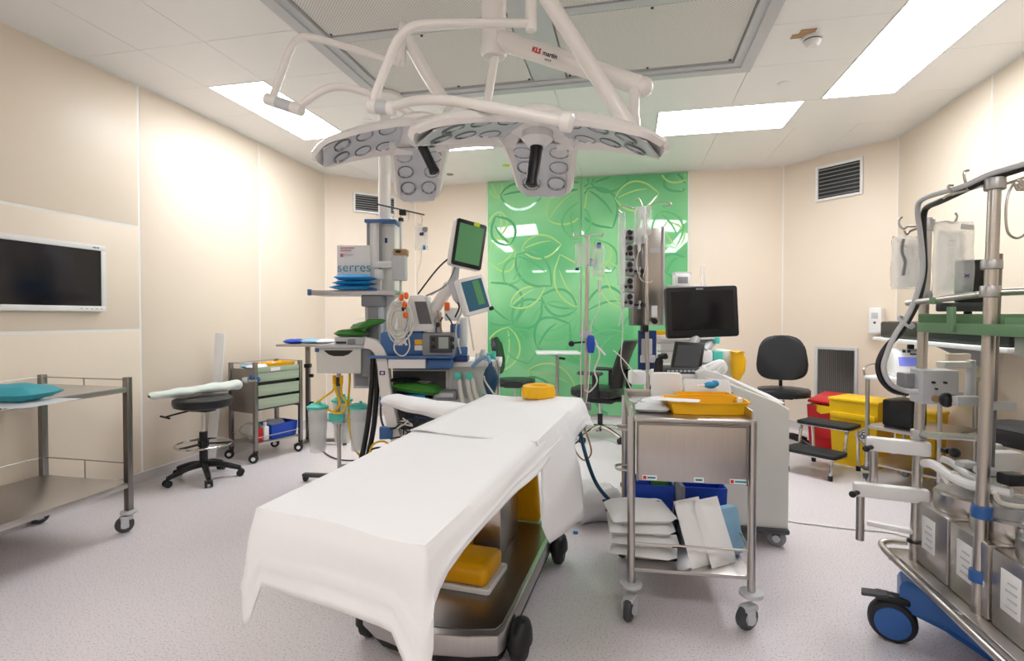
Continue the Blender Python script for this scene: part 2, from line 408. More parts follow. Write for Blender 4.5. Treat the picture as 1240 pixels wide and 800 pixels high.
# ceiling: slab plus panels; the light panels and the air diffuser fill some fields
sl = B(); sl.prism([(XL, YF), (XR, YF), DHR, DHL, CHR, CHL], 0.1, M.Translation((0, 0, HC + 0.012)))
ceil = struct(sl.build('ceiling', 'ceil_gap', smooth=False))
PX = [XL, -3.16, -2.66, -1.97, -0.56, 0.84, 1.52, 2.06, XR]
rows = [(YF, -0.70, [XL, -2.54, -1.36, 0.25, 1.42, XR], []),
        (-0.70, -0.10, [XL, -2.54, -1.36, 0.25, 1.42, XR], [1, 3]),
        (-0.10, 0.56, PX, []), (0.56, 1.27, PX, []), (1.27, 1.83, PX, []), (1.83, 2.92, PX, ['d']), (2.92, 3.49, PX, ['d', 6]), (3.49, 4.04, PX, ['d', 1, 6]),
        (4.04, 4.75, PX, [1, 6]), (4.75, 5.40, [XL, -2.54, -1.36, 0.25, 1.42, XR], [1, 3]), (5.40, YB, PX, [])]
DIFF = (-1.97, 1.27, 0.84, 4.04)
lights = {}
for (y0, y1, xs, sp) in rows:
    for i, (x0, x1) in enumerate(zip(xs, xs[1:])):
        if i in sp: lights.setdefault((x0, x1), []).append((y0, y1)); continue
        if x0 >= DIFF[0] and x1 <= DIFF[2] and y0 >= DIFF[1] and y1 <= DIFF[3]: continue
        poly = [(x0 + .0015, y0 + .0015), (x1 - .0015, y0 + .0015), (x1 - .0015, y1 - .0015), (x0 + .0015, y1 - .0015)]
        poly = clip(poly, 1, 1, 8.52 - 0.01); poly = clip(poly, -1, 1, 9.55 - 0.01)
        b = B(); b.prism(poly, 0.012, M.Translation((0, 0, HC))); b.build('ceiling_panel', 'ceil', ceil, smooth=False)
LL = {(-3.16, 0.56): 'long ceiling light panel over the steel trolley at the near left', (-3.16, 3.49): 'ceiling light panel above the left wall behind the lamp arm joint',
      (1.52, 0.56): 'ceiling light panel over the heart-lung machine near the camera', (1.52, 2.92): 'large ceiling light panel along the right wall, top right',
      (-2.54, 4.75): 'ceiling light panel at the back left behind the lamp heads', (0.25, 4.75): 'ceiling light panel across the back, right of the green glass',
      (-2.54, -0.70): 'ceiling light panel behind the camera on the left', (0.25, -0.70): 'ceiling light panel behind the camera on the right'}
for (x0, x1), ys in lights.items():
    ys.sort(); run = []
    for y0, y1 in ys:
        if run and abs(run[-1][1] - y0) < 1e-6: run[-1][1] = y1
        else: run.append([y0, y1])
    for y0, y1 in run:
        t = thing('ceiling_light', LL[(x0, y0)], 'ceiling light', ((x0 + x1) / 2, (y0 + y1) / 2, HC), group='flat ceiling light panels')
        w_, h_ = x1 - x0, y1 - y0
        b = B(); b.box((0, 0, 0.004), (w_ - .03, h_ - .03, .006)); b.build('diffuser', 'lampemit', t, smooth=False)
        b = B()
        for sx in (-1, 1):
            b.box((sx * (w_ / 2 - .0085), 0, .005), (.013, h_ - .004, .012)); b.box((0, sx * (h_ / 2 - .0085), .005), (w_ - .03, .013, .012))
        b.build('frame', 'white', t, smooth=False)
# laminar-flow air diffuser
dx0, dy0, dx1, dy1 = DIFF
t = thing('air_diffuser', 'large square laminar-flow air diffuser of perforated panels in the ceiling', 'air diffuser', ((dx0 + dx1) / 2, (dy0 + dy1) / 2, HC))
b = B()
for k, (ww, zz) in enumerate(((0.13, 0.0), (0.075, -0.012))):
    b.bb((dx0, dy0, HC - .02 + zz), (dx1, dy0 + ww, HC + .012)); b.bb((dx0, dy1 - ww, HC - .02 + zz), (dx1, dy1, HC + .012))
    b.bb((dx0, dy0 + ww, HC - .02 + zz), (dx0 + ww, dy1 - ww, HC + .012)); b.bb((dx1 - ww, dy0 + ww, HC - .02 + zz), (dx1, dy1 - ww, HC + .012))
b.build('rim', 'lgrey', t, world=True)
xm = (dx0 + dx1) / 2
b = B(); b.bb((xm - .12, dy0 + .13, HC - .012), (xm + .12, dy1 - .13, HC + .01), .003)
nrow = 3; ph = (dy1 - dy0 - .26) / nrow
for k in range(1, nrow):
    yy = dy0 + .13 + k * ph
    b.bb((dx0 + .13, yy - .035, HC - .01), (xm - .12, yy + .035, HC + .01), .003); b.bb((xm + .12, yy - .035, HC - .01), (dx1 - .13, yy + .035, HC + .01), .003)
b.build('cross_bar', 'lgrey', t, world=True)
for k in range(nrow):
    for (x0, x1) in ((dx0 + .13, xm - .12), (xm + .12, dx1 - .13)):
        y0 = dy0 + .13 + k * ph + (.035 if k else 0); y1 = dy0 + .13 + (k + 1) * ph - (.035 if k < nrow - 1 else 0)
        b = B(); b.bb((x0 + .012, y0 + .012, HC - .004), (x1 - .012, y1 - .012, HC + .006)); p = b.build('mesh_panel', 'perforated', t, world=True, smooth=False)
        for sx, sy in ((x0 + .03, y0 + .03), (x1 - .03, y0 + .03), (x0 + .03, y1 - .03), (x1 - .03, y1 - .03), ((x0 + x1) / 2, y0 + .03), ((x0 + x1) / 2, y1 - .03)):
            b = B(); b.cyl((sx, sy, HC - .010), (sx, sy, HC - .003), .009, seg=8); b.build('screw', 'dgrey', t, world=True)
# smoke detector, sprinkler caps, recessed spots; the lime one has a green reflection painted in
q = pz(984, 44, HC)
t = thing('smoke_detector', 'white round smoke detector beside the big ceiling light', 'smoke detector', q)
b = B(); b.lathe([(0, -.062), (.028, -.062), (.042, -.05), (.05, -.032), (.05, -.022), (.062, -.020), (.062, 0), (0, 0)]); b.build('housing', 'white', t)
b = B(); b.lathe([(.0512, -.03), (.0512, -.024)], seg=20); b.build('sensor_slot', 'black', t)
b = B(); b.bb((-.13, -.05, -.004), (-.035, .0, 0)); b.box((-.05, -.075, -.003), (.09, .05, .005)); b.build('label_plate', 'woodk', t)
for nm, px, py, lab, c in (('sprinkler_cap', 949, 101, 'small white sprinkler cap between the two right ceiling lights', 'white'), ('sprinkler_cap', 446, 146, 'small white sprinkler cap right of the left ceiling light', 'white'),
                       ('ceiling_spot', 545, 211, 'small grey round ceiling spot behind the lamp heads', 'mgrey'), ('ceiling_spot', 613, 200, 'small round ceiling spot with a green reflection painted in as lime, near the green glass', 'lime')):
    b = B(); b.lathe([(0, -.008), (.036, -.008), (.044, -.004), (.046, 0), (0, 0)]); o = b.build(nm, c); o.location = pz(px, py, HC); tag(o, lab, 'ceiling fitting')
# wall vents with louvres
def vent(px0, py0, px1, py1, lab, a, b_, nslat=7):
    """on the wall from a to b (xy), pixel corners give its extent"""
    A, Bv = V((*a, 0)), V((*b_, 0)); d = (Bv - A).normalized(); n = V((d.y, -d.x, 0))
    def hit(px, py):
        r = ray(px, py); k = (A - CAM).dot(n) / r.dot(n); return CAM + r * k
    p, q = hit(px0, py0), hit(px1, py1)
    wd = (V((q.x, q.y, 0)) - V((p.x, p.y, 0))).length; hh = abs(p.z - q.z)
    c = (p + q) / 2; t = thing('air_vent', lab, 'air vent', c + n * .009, group='wall air vents')
    T = frame((0, 0, 0), d, (0, 0, 1)); nz = 1 if (T.to_3x3() @ V((0, 0, 1))).dot(n) > 0 else -1
    f = B()
    for s in (-1, 1):
        f.box((s * (wd / 2 - .014), 0, nz * .01), (.028, hh, .02), .003); f.box((0, s * (hh / 2 - .014), nz * .01), (wd - .056, .028, .02), .003)
    f.bm.transform(T); f.build('frame', 'white', t)
    f = B(); f.box((0, 0, nz * .002), (wd - .05, hh - .05, .003)); f.bm.transform(T); f.build('duct', 'black', t)
    for k in range(nslat):
        f = B(); f.box((0, -hh / 2 + .028 + (hh - .056) * (k + .5) / nslat, nz * .011), (wd - .058, .006, .013), rot=rotm(rx=nz * .5)); f.bm.transform(T); f.build('slat', 'alu', t)
vent(427, 232, 479, 262, 'louvred air vent on the wall at the back left behind the ceiling pendant', CHL, CHR)
vent(989, 203, 1046, 235, 'louvred air vent high on the wall above the black stool chair', DHL, DHR, 8)
# ================================================================== SURGICAL LIGHT
def wing_fn(R, ang, droop, hw, edge=0.062):
    dx, dy = math.cos(ang), math.sin(ang)
    def fn(u, v):
        r = 0.02 + (R - 0.02) * u
        k = 1.0 if u < 0.80 else math.sqrt(max(0.0, 1 - ((u - 0.80) / 0.20) ** 2.4))
        h = hw * (1.10 - 0.22 * u) * max(k, 0.30); l = (2 * v - 1) * h
        z = -droop * (r / R) ** 2 - edge * abs(2 * v - 1) ** 3 * (1 - .75 * u ** 3)
        return V((dx * r - dy * l, dy * r + dx * l, z))
    return fn
def lamp_head(T, root, angs, R=0.5, droop=0.14, hw=0.135, ls=.82, hrot=0.0):
    b = B()
    for a in angs: b.grid(wing_fn(R, a, droop, hw), 18, 12, thick=0.020)
    b.lathe([(0, .022), (.06, .02), (.10, .008), (.12, -.015), (.115, -.04), (0, -.06)], seg=24)
    b.bm.transform(T); h = b.build('lamp_head', 'lampwhite', root, world=True, ang=50)
    for a in angs:
        b = B(); f0 = wing_fn(R, a, droop, hw, 0.0)
        b.grid(lambda u, v: f0(0.16 + 0.74 * u, 0.13 + 0.74 * v) + V((0, 0, -.047)), 10, 6, thick=0.006); b.bm.transform(T); b.build('underside', 'lgrey', h, world=True, ang=50)
        f = wing_fn(R, a, droop, hw, 0.0)
        for (u, v) in ((.33, .24), (.33, .76), (.56, .25), (.56, .75), (.78, .29), (.78, .71)):
            e = .01; p = f(u, v); nrm = (f(u + e, v) - f(u - e, v)).cross(f(u, v + e) - f(u, v - e)).normalized()
            if nrm.z > 0: nrm = -nrm
            p = p + nrm * .052
            TT = T @ M.Translation(p) @ zto(nrm) @ M.Diagonal((ls, ls, 1, 1))
            b = B(); b.lathe([(.035, -.022), (.047, -.004), (.047, .003), (.043, .003), (.039, -.002), (.025, -.016), (.0, -.020)], seg=18); b.bm.transform(TT)
            b.build('lens', 'lensm', h, world=True)
            b = B(); b.lathe([(0, -.010), (.014, -.010), (.02, -.014)], seg=10); b.bm.transform(TT); b.build('lens_core', 'mgrey', h, world=True)
    b = B(); b.lathe([(.055, -.05), (.055, -.075), (.03, -.10), (0, -.10)], seg=20); b.bm.transform(T); b.build('handle_mount', 'white', h, world=True)
    b = B(); b.lathe([(0, -.095), (.021, -.095), (.023, -.105), (.021, -.115), (.021, -.22), (.023, -.225), (.023, -.235), (.014, -.24), (0, -.235)], seg=18); b.bm.transform(T @ M.Translation((0, 0, -.09)) @ rotm(ry=hrot) @ M.Translation((0, 0, .09))); b.build('handle', 'black', h, world=True)
    return h
cq = pd(598, 60, 2.36)
surg = thing('surgical_light', 'white two-headed surgical light hanging on jointed arms from the ceiling', 'surgical light', (cq.x, cq.y, HC))
def st(pts): return [pd(*p) for p in pts]
b = B(); b.lathe([(0, 2.455), (.050, 2.455), (.058, 2.47), (.058, 2.50), (.0545, 2.51), (.0545, 2.66), (.058, 2.665), (.058, 2.71), (.052, 2.72), (.052, HC - .03), (.13, HC - .03), (.14, HC - .018), (0, HC - .018)], (cq.x, cq.y, 0), seg=24); b.build('column', 'lampwhite', surg, world=True)
b = B(); b.box((cq.x + .005, cq.y - .054, 2.80), (.03, .006, .14), .002); b.build('column_cover', 'lgrey', surg, world=True)
b = B(); b.cyl(pd(606, 48, 2.34), pd(776, 104, 2.10), .044, .037, seg=20, bev=.01); b.sph(pd(779, 105, 2.10), .039); b.build('support_arm', 'lampwhite', surg, world=True)
a0, a1 = pd(606, 48, 2.34), pd(776, 104, 2.10); tt = .36
ax = (a1 - a0).normalized(); vn = (CAM - a0); vn = (vn - ax * vn.dot(ax)).normalized()
Tt = frame(a0 + (a1 - a0) * tt + vn * .0435, ax, vn.cross(ax)); 
text('brand_text', 'KLS', .027, 'inkred', Tt @ M.Translation((-.034, .004, 0)), surg, True, bold=.0012)
text('brand_text', 'martin', .027, 'ink', Tt @ M.Translation((.034, .004, 0)), surg, True, bold=.0004)
text('brand_text', 'GROUP', .010, 'ink', Tt @ M.Translation((.03, -.018, 0)), surg, True)
b = B(); b.cyl(pd(769, 104, 2.10), pd(767, 150, 2.06), .022, seg=16); b.lathe([(0, -.03), (.028, -.03), (.03, -.02), (.03, .02), (.028, .03), (0, .03)], pd(766, 152, 2.06), seg=18); b.build('drop_tube', 'lampwhite', surg, world=True)
b = B(); p0, p1 = pd(648, -25, 2.05), pd(766, 160, 2.02); b.tube([p0, p0 + (p1 - p0) * .5, p1], .031, seg=12, smooth=1); b.build('spring_arm', 'lampwhite', surg, world=True)
b = B(); b.cyl(pd(643, -60, 2.05), pd(643, 38, 2.05), .0225, seg=16, bev=.006); b.build('drop_tube', 'lampwhite', surg, world=True)
pt = pd(643, -60, 2.05); b = B(); b.tube([(cq.x, cq.y, 2.86), (pt.x, pt.y, 2.86), (pt.x, pt.y, pt.z - .01)], .035, seg=14, smooth=1); b.build('support_arm', 'lampwhite', surg, world=True)
b = B(); b.tube(st([(646, 28, 2.05), (600, 28, 2.02), (520, 29, 1.96), (498, 33, 1.94), (482, 48, 1.93), (470, 75, 1.92), (457, 108, 1.91), (452, 126, 1.91)]), .0165, seg=12); b.build('yoke_tube', 'lampwhite', surg, world=True)
def joint(p, q, r):
    p, q = pd(*p), pd(*q); d = (q - p)
    b = B(); b.cyl(p - d * .25, p + d * .22, r, seg=18, bev=.004); b.build('joint', 'lampwhite', surg, world=True)
    b = B(); b.cyl(p + d * .78, p + d * 1.2, r, seg=18, bev=.004); b.build('joint', 'lampwhite', surg, world=True)
    b = B(); b.cyl(p + d * .2, p + d * .8, r * .985, seg=18); b.build('joint_label', 'lgrey', surg, world=True)
joint((452, 129, 1.91), (474, 131, 1.90), .025)
b = B(); b.tube(st([(474, 130, 1.90), (492, 124, 1.84), (515, 121, 1.76), (545, 122, 1.68), (600, 131, 1.57), (686, 148, 1.46)]), .0165, seg=12); b.cyl(pd(680, 147, 1.46), pd(693, 149, 1.45), .027, seg=18, bev=.006); b.build('yoke_tube', 'lampwhite', surg, world=True)
b = B(); b.tube(st([(596, 28, 2.36), (489, 34, 2.44)]), .016, seg=12, smooth=1); b.cyl(pd(488, 28, 2.44), pd(485, 84, 2.42), .021, seg=14, bev=.006); b.build('support_arm', 'lampwhite', surg, world=True)
b = B(); b.tube(st([(491, 44, 2.46), (516, 88, 2.44), (543, 132, 2.42)]), .030, seg=12, smooth=1); b.build('spring_arm', 'lampwhite', surg, world=True)
b = B(); b.tube(st([(484, 77, 2.40), (430, 60, 2.36), (378, 45, 2.30), (362, 47, 2.29), (352, 60, 2.28), (340, 92, 2.27), (331, 116, 2.26), (329, 124, 2.26)]), .0155, seg=12); b.build('yoke_tube', 'lampwhite', surg, world=True)
joint((330, 122, 2.26), (360, 132, 2.24), .025)
b = B(); b.tube(st([(360, 131, 2.24), (372, 122, 2.23), (390, 110, 2.22), (412, 105, 2.22), (440, 111, 2.24), (480, 128, 2.28), (512, 146, 2.32)]), .0155, seg=12); b.build('yoke_tube', 'lampwhite', surg, world=True)
b = B(); b.tube(st([(500, 160, 2.18), (520, 150, 2.26), (542, 142, 2.36)]), .022, seg=12); b.build('yoke_bracket', 'lampwhite', surg, world=True)
b = B(); b.cyl(pd(599, 68, 2.36), pd(589, 130, 2.40), .022, .018, seg=14); b.build('drop_tube', 'lampwhite', surg, world=True)
def camT(c, yaw, tx, ty):
    """frame at c; local x = camera right, y = forward (level), tilted by tx about x and ty about y, then wings turned by yaw inside"""
    f = V((-math.sin(YAW), math.cos(YAW), 0)); T = M((RT, f, V((0, 0, 1)))).transposed().to_4x4(); T.translation = c
    return T @ rotm(tx, ty, 0) @ M.Rotation(yaw, 4, 'Z')
D = math.radians
lamp_head(camT(pd(652, 143, 1.84), 0, D(-2), D(3)), surg, [D(82), D(209), D(331)], R=.45, droop=.14, hw=.13, hrot=.08)
lamp_head(camT(pd(508, 152, 2.36), 0, D(-10), D(-7)), surg, [D(104), D(200), D(345)], R=.46, droop=.155, hw=.13, hrot=-.32)
# ================================================================== OPERATING TABLE
TZ = 0.80
NL, NR, FR, FL = V((-.93, 1.18, TZ)), V((-.425, 1.07, TZ)), V((-.265, 3.16, TZ)), V((-.86, 3.20, TZ))
tab = thing('operating_table', 'operating table on a wheeled steel base, hidden under the white sheet', 'operating table', (-.685, 2.35, 0), D(-3))
tb = B()
plan = [(-.29, -.50), (-.20, -.56), (-.08, -.585), (.05, -.59), (.17, -.575), (.27, -.54), (.285, -.50), (.285, .55), (-.285, .55)]
tb.prism(plan, .075, M.Translation((0, 0, .095)), bev=.008); tb.build('base', 'steel_h', tab)
tb = B(); tb.prism([(x * .94, y * .94) for x, y in plan], .05, M.Translation((0, 0, .05))); tb.build('chassis', 'black', tab)
tb = B(); tb.prism([(x * .93, y * .93) for x, y in plan], .003, M.Translation((0, 0, .1705))); tb.build('deck_plate', 'darksteel', tab)
for sx in (-1, 1):
    for yy in (-.40, .42):
        b = B(); b.lathe([(0, -.03), (.05, -.03), (.066, -.018), (.07, 0), (.066, .018), (.05, .03), (0, .03)], (sx * .315, yy, .07), seg=22, rot=rotm(ry=PI / 2)); b.build('wheel', 'rubber', tab)
        b = B(); b.lathe([(.085, .0), (.083, .03), (.07, .06), (.04, .078), (0, .082)], (sx * .315, yy, .075), seg=20, sc=(.55, 1, 1)); b.build('wheel_cover', 'black', tab)
b = B(); b.bb((-.20, .04, .172), (.11, .36, .40), .008); b.build('column', 'steel', tab)
b = B()
for k in range(7): b.bb((-.18 + .004 * (k % 2), .07, .40 + k * .036), (.09 - .004 * (k % 2), .33, .434 + k * .036), .006)
b.build('bellows', 'black', tab)
b = B()
for sx in (-.205, .245): b.bb((sx - .012, -.80, .655), (sx + .012, .70, .70), .003)
b.bb((-.19, -.8, .66), (.23, .7, .69), .003); b.build('top_frame', 'darksteel', tab)
for (y0, y1) in ((-1.10, -.42), (-.41, .28), (.29, .78)):
    b = B(); b.bb((-.19, y0, .695), (.235, y1, .785), .03); b.build('mattress', 'black', tab)
# ---- the drapes
def drape(name, quad, edges, drops, nu, nv, mt, label, bump=.006, seed=1, lift=0.0):
    """quad NL,NR,FR,FL; edges: list of sides to hang in order (0 near,1 right,2 far,3 left); drops: fn(side,s)->(drop,flare)"""
    rnd = random.Random(seed); ph = [rnd.uniform(0, 6.28) for _ in range(8)]
    A, Bq, Cq, Dq = quad
    def top(u, v):
        p = (A * (1 - u) + Bq * u) * (1 - v) + (Dq * (1 - u) + Cq * u) * v
        k = min(1.0, 8 * min(u, 1 - u) + .25) 
        z = bump * k * (math.sin(v * 9 + u * 3 + ph[0]) * .5 + math.sin(v * 4 - u * 5 + ph[1]) * .6 + .35 * math.sin(u * 11 + v * 13 + ph[2]))
        return p + V((0, 0, lift + z))
    bm = bmesh.new()
    g = [[bm.verts.new(top(i / nu, j / nv)) for j in range(nv + 1)] for i in range(nu + 1)]
    for i in range(nu):
        for j in range(nv): bm.faces.new((g[i][j], g[i + 1][j], g[i + 1][j + 1], g[i][j + 1]))
    sides = {0: [g[i][0] for i in range(nu + 1)], 1: [g[nu][j] for j in range(nv + 1)], 2: [g[nu - i][nv] for i in range(nu + 1)], 3: [g[0][nv - j] for j in range(nv + 1)]}
    nrm = {0: (A - Dq), 1: (Bq - A), 2: (Dq - A), 3: (A - Bq)}
    seq = []
    for ei, e in enumerate(edges):
        vs = sides[e]; n = nrm[e].copy(); n.z = 0; n.normalize()
        for k, v in enumerate(vs):
            s = k / (len(vs) - 1); d, fl = drops(e, s)
            if ei > 0 and k == 0:
                pn = nrm[edges[ei - 1]].copy(); pn.z = 0; pn.normalize()
                d0, f0 = drops(edges[ei - 1], 1.0)
                for q in range(1, 6):
                    a = q / 6; nn = (pn * (1 - a) + n * a).normalized(); hump = math.sin(PI * a)
                    seq.append((v, nn, (d0 * (1 - a) + d * a) * (1 + .10 * hump), (f0 * (1 - a) + fl * a) + .0 * hump))
            seq.append((v, n, d, fl))
    NV = 12; prev = None
    for si, (v, n, d, fl) in enumerate(seq):
        colv = [v]
        for q in range(1, NV + 1):
            t = q / NV
            out = .012 * min(1, t * 5) + fl * t + math.sin(si * .55 + ph[3]) * .004 * t + .006 * math.sin(si * .23 + t * 5 + ph[4]) * t + (.005 if .60 < t < .70 else 0)
            colv.append(bm.verts.new(v.co + n * out + V((0, 0, -d * t - .004 * (1 - t)))))
        if prev:
            for q in range(NV):
                a, b_, c_, d_ = prev[q], colv[q], colv[q + 1], prev[q + 1]
                f = list(dict.fromkeys((a, b_, c_, d_)))
                if len(f) > 2:
                    try: bm.faces.new(f)
                    except ValueError: pass
        prev = colv
    bb_ = B(); bb_.bm.free(); bb_.bm = bm
    bmesh.ops.recalc_face_normals(bm, faces=bm.faces); bm.normal_update()
    o = bb_.build(name, mt, None, ang=60)
    md = o.modifiers.new('thickness', 'SOLIDIFY'); md.thickness = .002; md.offset = 0
    return tag(o, label, 'sheet', 'sheets on the operating table')
def lerp(a, b, t): return a + (b - a) * t
def pw(tbl, s):
    for (a, x), (b_, y) in zip(tbl, tbl[1:]):
        if s <= b_: return lerp(x, y, (s - a) / (b_ - a))
    return tbl[-1][1]
mid = .64
NA = [NL, NR, NR.lerp(FR, mid), NL.lerp(FL, mid)]
def dA(e, s):
    if e == 0: return (pw([(0, .27), (.035, .21), (.06, .185), (.88, .185), (.93, .24), (1, .29)], s), pw([(0, .02), (.8, .012), (1, .03)], s))
    if e == 1: return (pw([(0, .15), (.05, .10), (.12, .085), (.25, .075), (.55, .09), (1, .09)], s), pw([(0, .0), (.1, .012), (1, .02)], s))
    return (pw([(0, .10), (.92, .18), (1, .27)], s), .03)
drape('table_sheet', NA, [3, 0, 1], dA, 14, 30, 'sheet', 'white sheet hanging over the near foot end of the operating table', seed=3, lift=.006)
NB = [NL.lerp(FL, .46) + V((-.01, 0, 0)), NR.lerp(FR, .46) + V((.006, 0, 0)), FR.copy(), FL.copy()]
def dB(e, s):
    if e == 1: return (pw([(0, .33), (.05, .42), (.30, .40), (.42, .22), (.55, .13), (.8, .11), (1, .16)], s), pw([(0, .02), (.05, .03), (.30, .13), (.5, .04), (1, .06)], s))
    return (.2, .02)
drape('table_sheet', NB, [1], dB, 14, 36, 'sheet', 'white sheet over the far head half of the operating table', seed=9, lift=.011, bump=.008)
# yellow gel ring at the head, gel pads on the base
q = pz(652, 480, TZ + .02)
b = B(); b.lathe([(.052, 0), (.048, .03), (.055, .068), (.075, .075), (.094, .068), (.102, .040), (.104, .008), (.095, 0), (.052, 0)], seg=32); o = b.build('gel_head_ring', 'yellow'); o.location = (q.x, q.y, TZ + .018); tag(o, 'yellow gel head ring lying on the white sheet', 'head ring')
def tl(x, y, z): return tab.matrix_basis @ V((x, y, z)) if False else M.Translation(tab.location) @ M.Rotation(tab.rotation_euler.z, 4, 'Z') @ V((x, y, z))
p = tl(-.03, -.17, .174)
t = thing('gel_pad_tray', 'shallow white tray under the yellow gel pad on the table base', 'tray', p, D(-5))
b = B(); b.bb((-.19, -.12, .0), (.19, .12, .012), .004)
for sx in (-1, 1): b.bb((sx * .19 - .006, -.12, .0), (sx * .19 + .006, .12, .022), .003); b.bb((-.19, sx * .12 - .006, 0), (.19, sx * .12 + .006, .022), .003)
b.build('tray', 'white', t)
b = B(); b.box((0, 0, .045), (.36, .22, .09), .03, seg=4); o = b.build('gel_pad', 'gel'); o.location = p + V((0, 0, .013)); o.rotation_euler.z = D(-5); tag(o, 'yellow translucent gel pad lying on a tray in front of the table column', 'gel pad', 'yellow gel pads on the table base')
p = tl(.05, .46, .174)
b = B(); b.box((0, 0, .19), (.30, .055, .38), .022, rot=rotm(rx=D(14)), seg=4); o = b.build('gel_pad', 'gel'); o.location = p + V((0, 0, .0)); o.rotation_euler.z = D(-5); tag(o, 'tall yellow translucent gel pad leaning behind the table column', 'gel pad', 'yellow gel pads on the table base')
p = tl(-.13, -.005, .174)
b = B(); b.box((0, 0, .08), (.24, .07, .16), .03, seg=4); o = b.build('gel_pad', 'gel'); o.location = p; o.rotation_euler.z = D(-5); tag(o, 'yellow translucent gel bolster between the flat gel pad and the table column', 'gel pad', 'yellow gel pads on the table base')
p = tl(-.15, -.47, .176)
b = B(); b.grid(lambda u, v: V(((u - .5) * .24, (v - .5) * .12, .012 + .018 * math.sin(u * 7) * math.sin(v * 5 + 1) * (1 if 0 < u < 1 and 0 < v < 1 else .2))), 12, 8, thick=.01); o = b.build('crumpled_cloth', 'sheet'); o.location = p; o.rotation_euler.z = D(-5); tag(o, 'crumpled white cloth on the near left corner of the table base', 'cloth')
# ================================================================== shared builders
FH = V((-math.sin(YAW), math.cos(YAW), 0))       # level viewing direction
def cb(b, x0, y0, x1, y1, dep, th, bev=0.0, yaw=0.0, rx=0.0):
    """box whose front covers the pixel rectangle at that distance, th metres deep"""
    p = pd((x0 + x1) / 2, (y0 + y1) / 2, dep) + FH * th / 2
    return b.box(p, ((x1 - x0) / F_PX * dep, th, (y1 - y0) / F_PX * dep), bev, rot=rotm(rz=YAW + yaw) @ rotm(rx=rx))
def caster(parent, x, y, r=.05, body='lgrey', tyre='dgrey', ang=0.0, top=.12, disc=0.0, hub='lgrey'):
    T = M.Translation((x, y, 0)) @ M.Rotation(ang, 4, 'Z')
    b = B(); b.cyl((0, 0, top - .02), (0, 0, top), r * .5, seg=12)
    b.box((r * .25, 0, r * 1.75), (r * 1.3, r * .9, r * .5), r * .15)
    for s in (-1, 1): b.box((r * .45, s * r * .5, r * 1.2), (r * .8, r * .12, r * 1.1), r * .05)
    if disc: b.cyl((0, 0, top - .012), (0, 0, top + .006), disc, seg=20, bev=.004)
    b.bm.transform(T); f = b.build('caster', body, parent)
    b = B(); b.lathe([(0, -r * .32), (r * .7, -r * .32), (r * .95, -r * .25), (r, 0), (r * .95, r * .25), (r * .7, r * .32), (0, r * .32)], (r * .45, 0, r), seg=20, rot=rotm(rx=PI / 2)); b.bm.transform(T); b.build('wheel', tyre, f)
    b = B(); b.cyl((r * .45, -r * .58, r), (r * .45, r * .58, r), r * .42, seg=14); b.bm.transform(T); b.build('wheel_hub', hub, f)
    return f
def star_base(t, R, mt, n=5, a0=.3, hubz=.10, wr=.028, wmat='rubber', curved=True):
    for k in range(n):
        a = a0 + 2 * PI * k / n; c, s = math.cos(a), math.sin(a)
        b = B()
        pts = [(.03 * c, .03 * s, hubz + .02), (R * .45 * c, R * .45 * s, hubz + .01), (R * .85 * c, R * .85 * s, .078), (R * c, R * s, .066)]
        b.tube(pts, .026, seg=8, smooth=3, taper=.017); b.build('base_arm', mt, t)
        b = B()
        for q in (-1, 1): b.cyl((R * c + q * .012 * -s, R * s + q * .012 * c, wr), (R * c + q * .026 * -s, R * s + q * .026 * c, wr), wr, seg=14)
        b.cyl((R * c, R * s, wr), (R * c, R * s, .07), .008, seg=8); b.box((R * c, R * s, wr + .012), (.03, .03, .03), .008, rot=rotm(rz=a)); b.build('castor_wheel', wmat, t)
def pkg(b, w, l, h, seed=0, n=8, rough=.35, puff=1.0):
    """a soft sealed packet: pillow of size w,l,h with thin welded rims, base on z=0"""
    rnd = random.Random(seed); ph = [rnd.uniform(0, 6) for _ in range(6)]
    def fn(sgn):
        def f(u, v):
            e = min(u, 1 - u, v, 1 - v); k = min(1, e * 5) ** .6 * puff
            z = h * .5 + sgn * h * .5 * k * (1 + rough * .5 * (math.sin(u * 9 + ph[0] + v * 4) * math.sin(v * 8 + ph[1])))
            return V(((u - .5) * w, (v - .5) * l, max(0.0005, z)))
        return f
    b.grid(fn(1), n, n); b.grid(fn(-1), n, n)
    bmesh.ops.remove_doubles(b.bm, verts=b.bm.verts, dist=1e-5)
    return b
def packet(name, lab, cat, mt, w, l, h, loc, rz=0.0, seed=0, rx=0.0, ry=0.0, group=None, puff=1.0):
    b = B(); pkg(b, w, l, h, seed, puff=puff)
    if rx or ry: b.bm.transform(rotm(rx, ry, 0))
    zmin = min(v.co.z for v in b.bm.verts)
    o = b.build(name, mt, ang=60); o.location = V(loc) - V((0, 0, zmin)); o.rotation_euler.z = rz
    return tag(o, lab, cat, group)
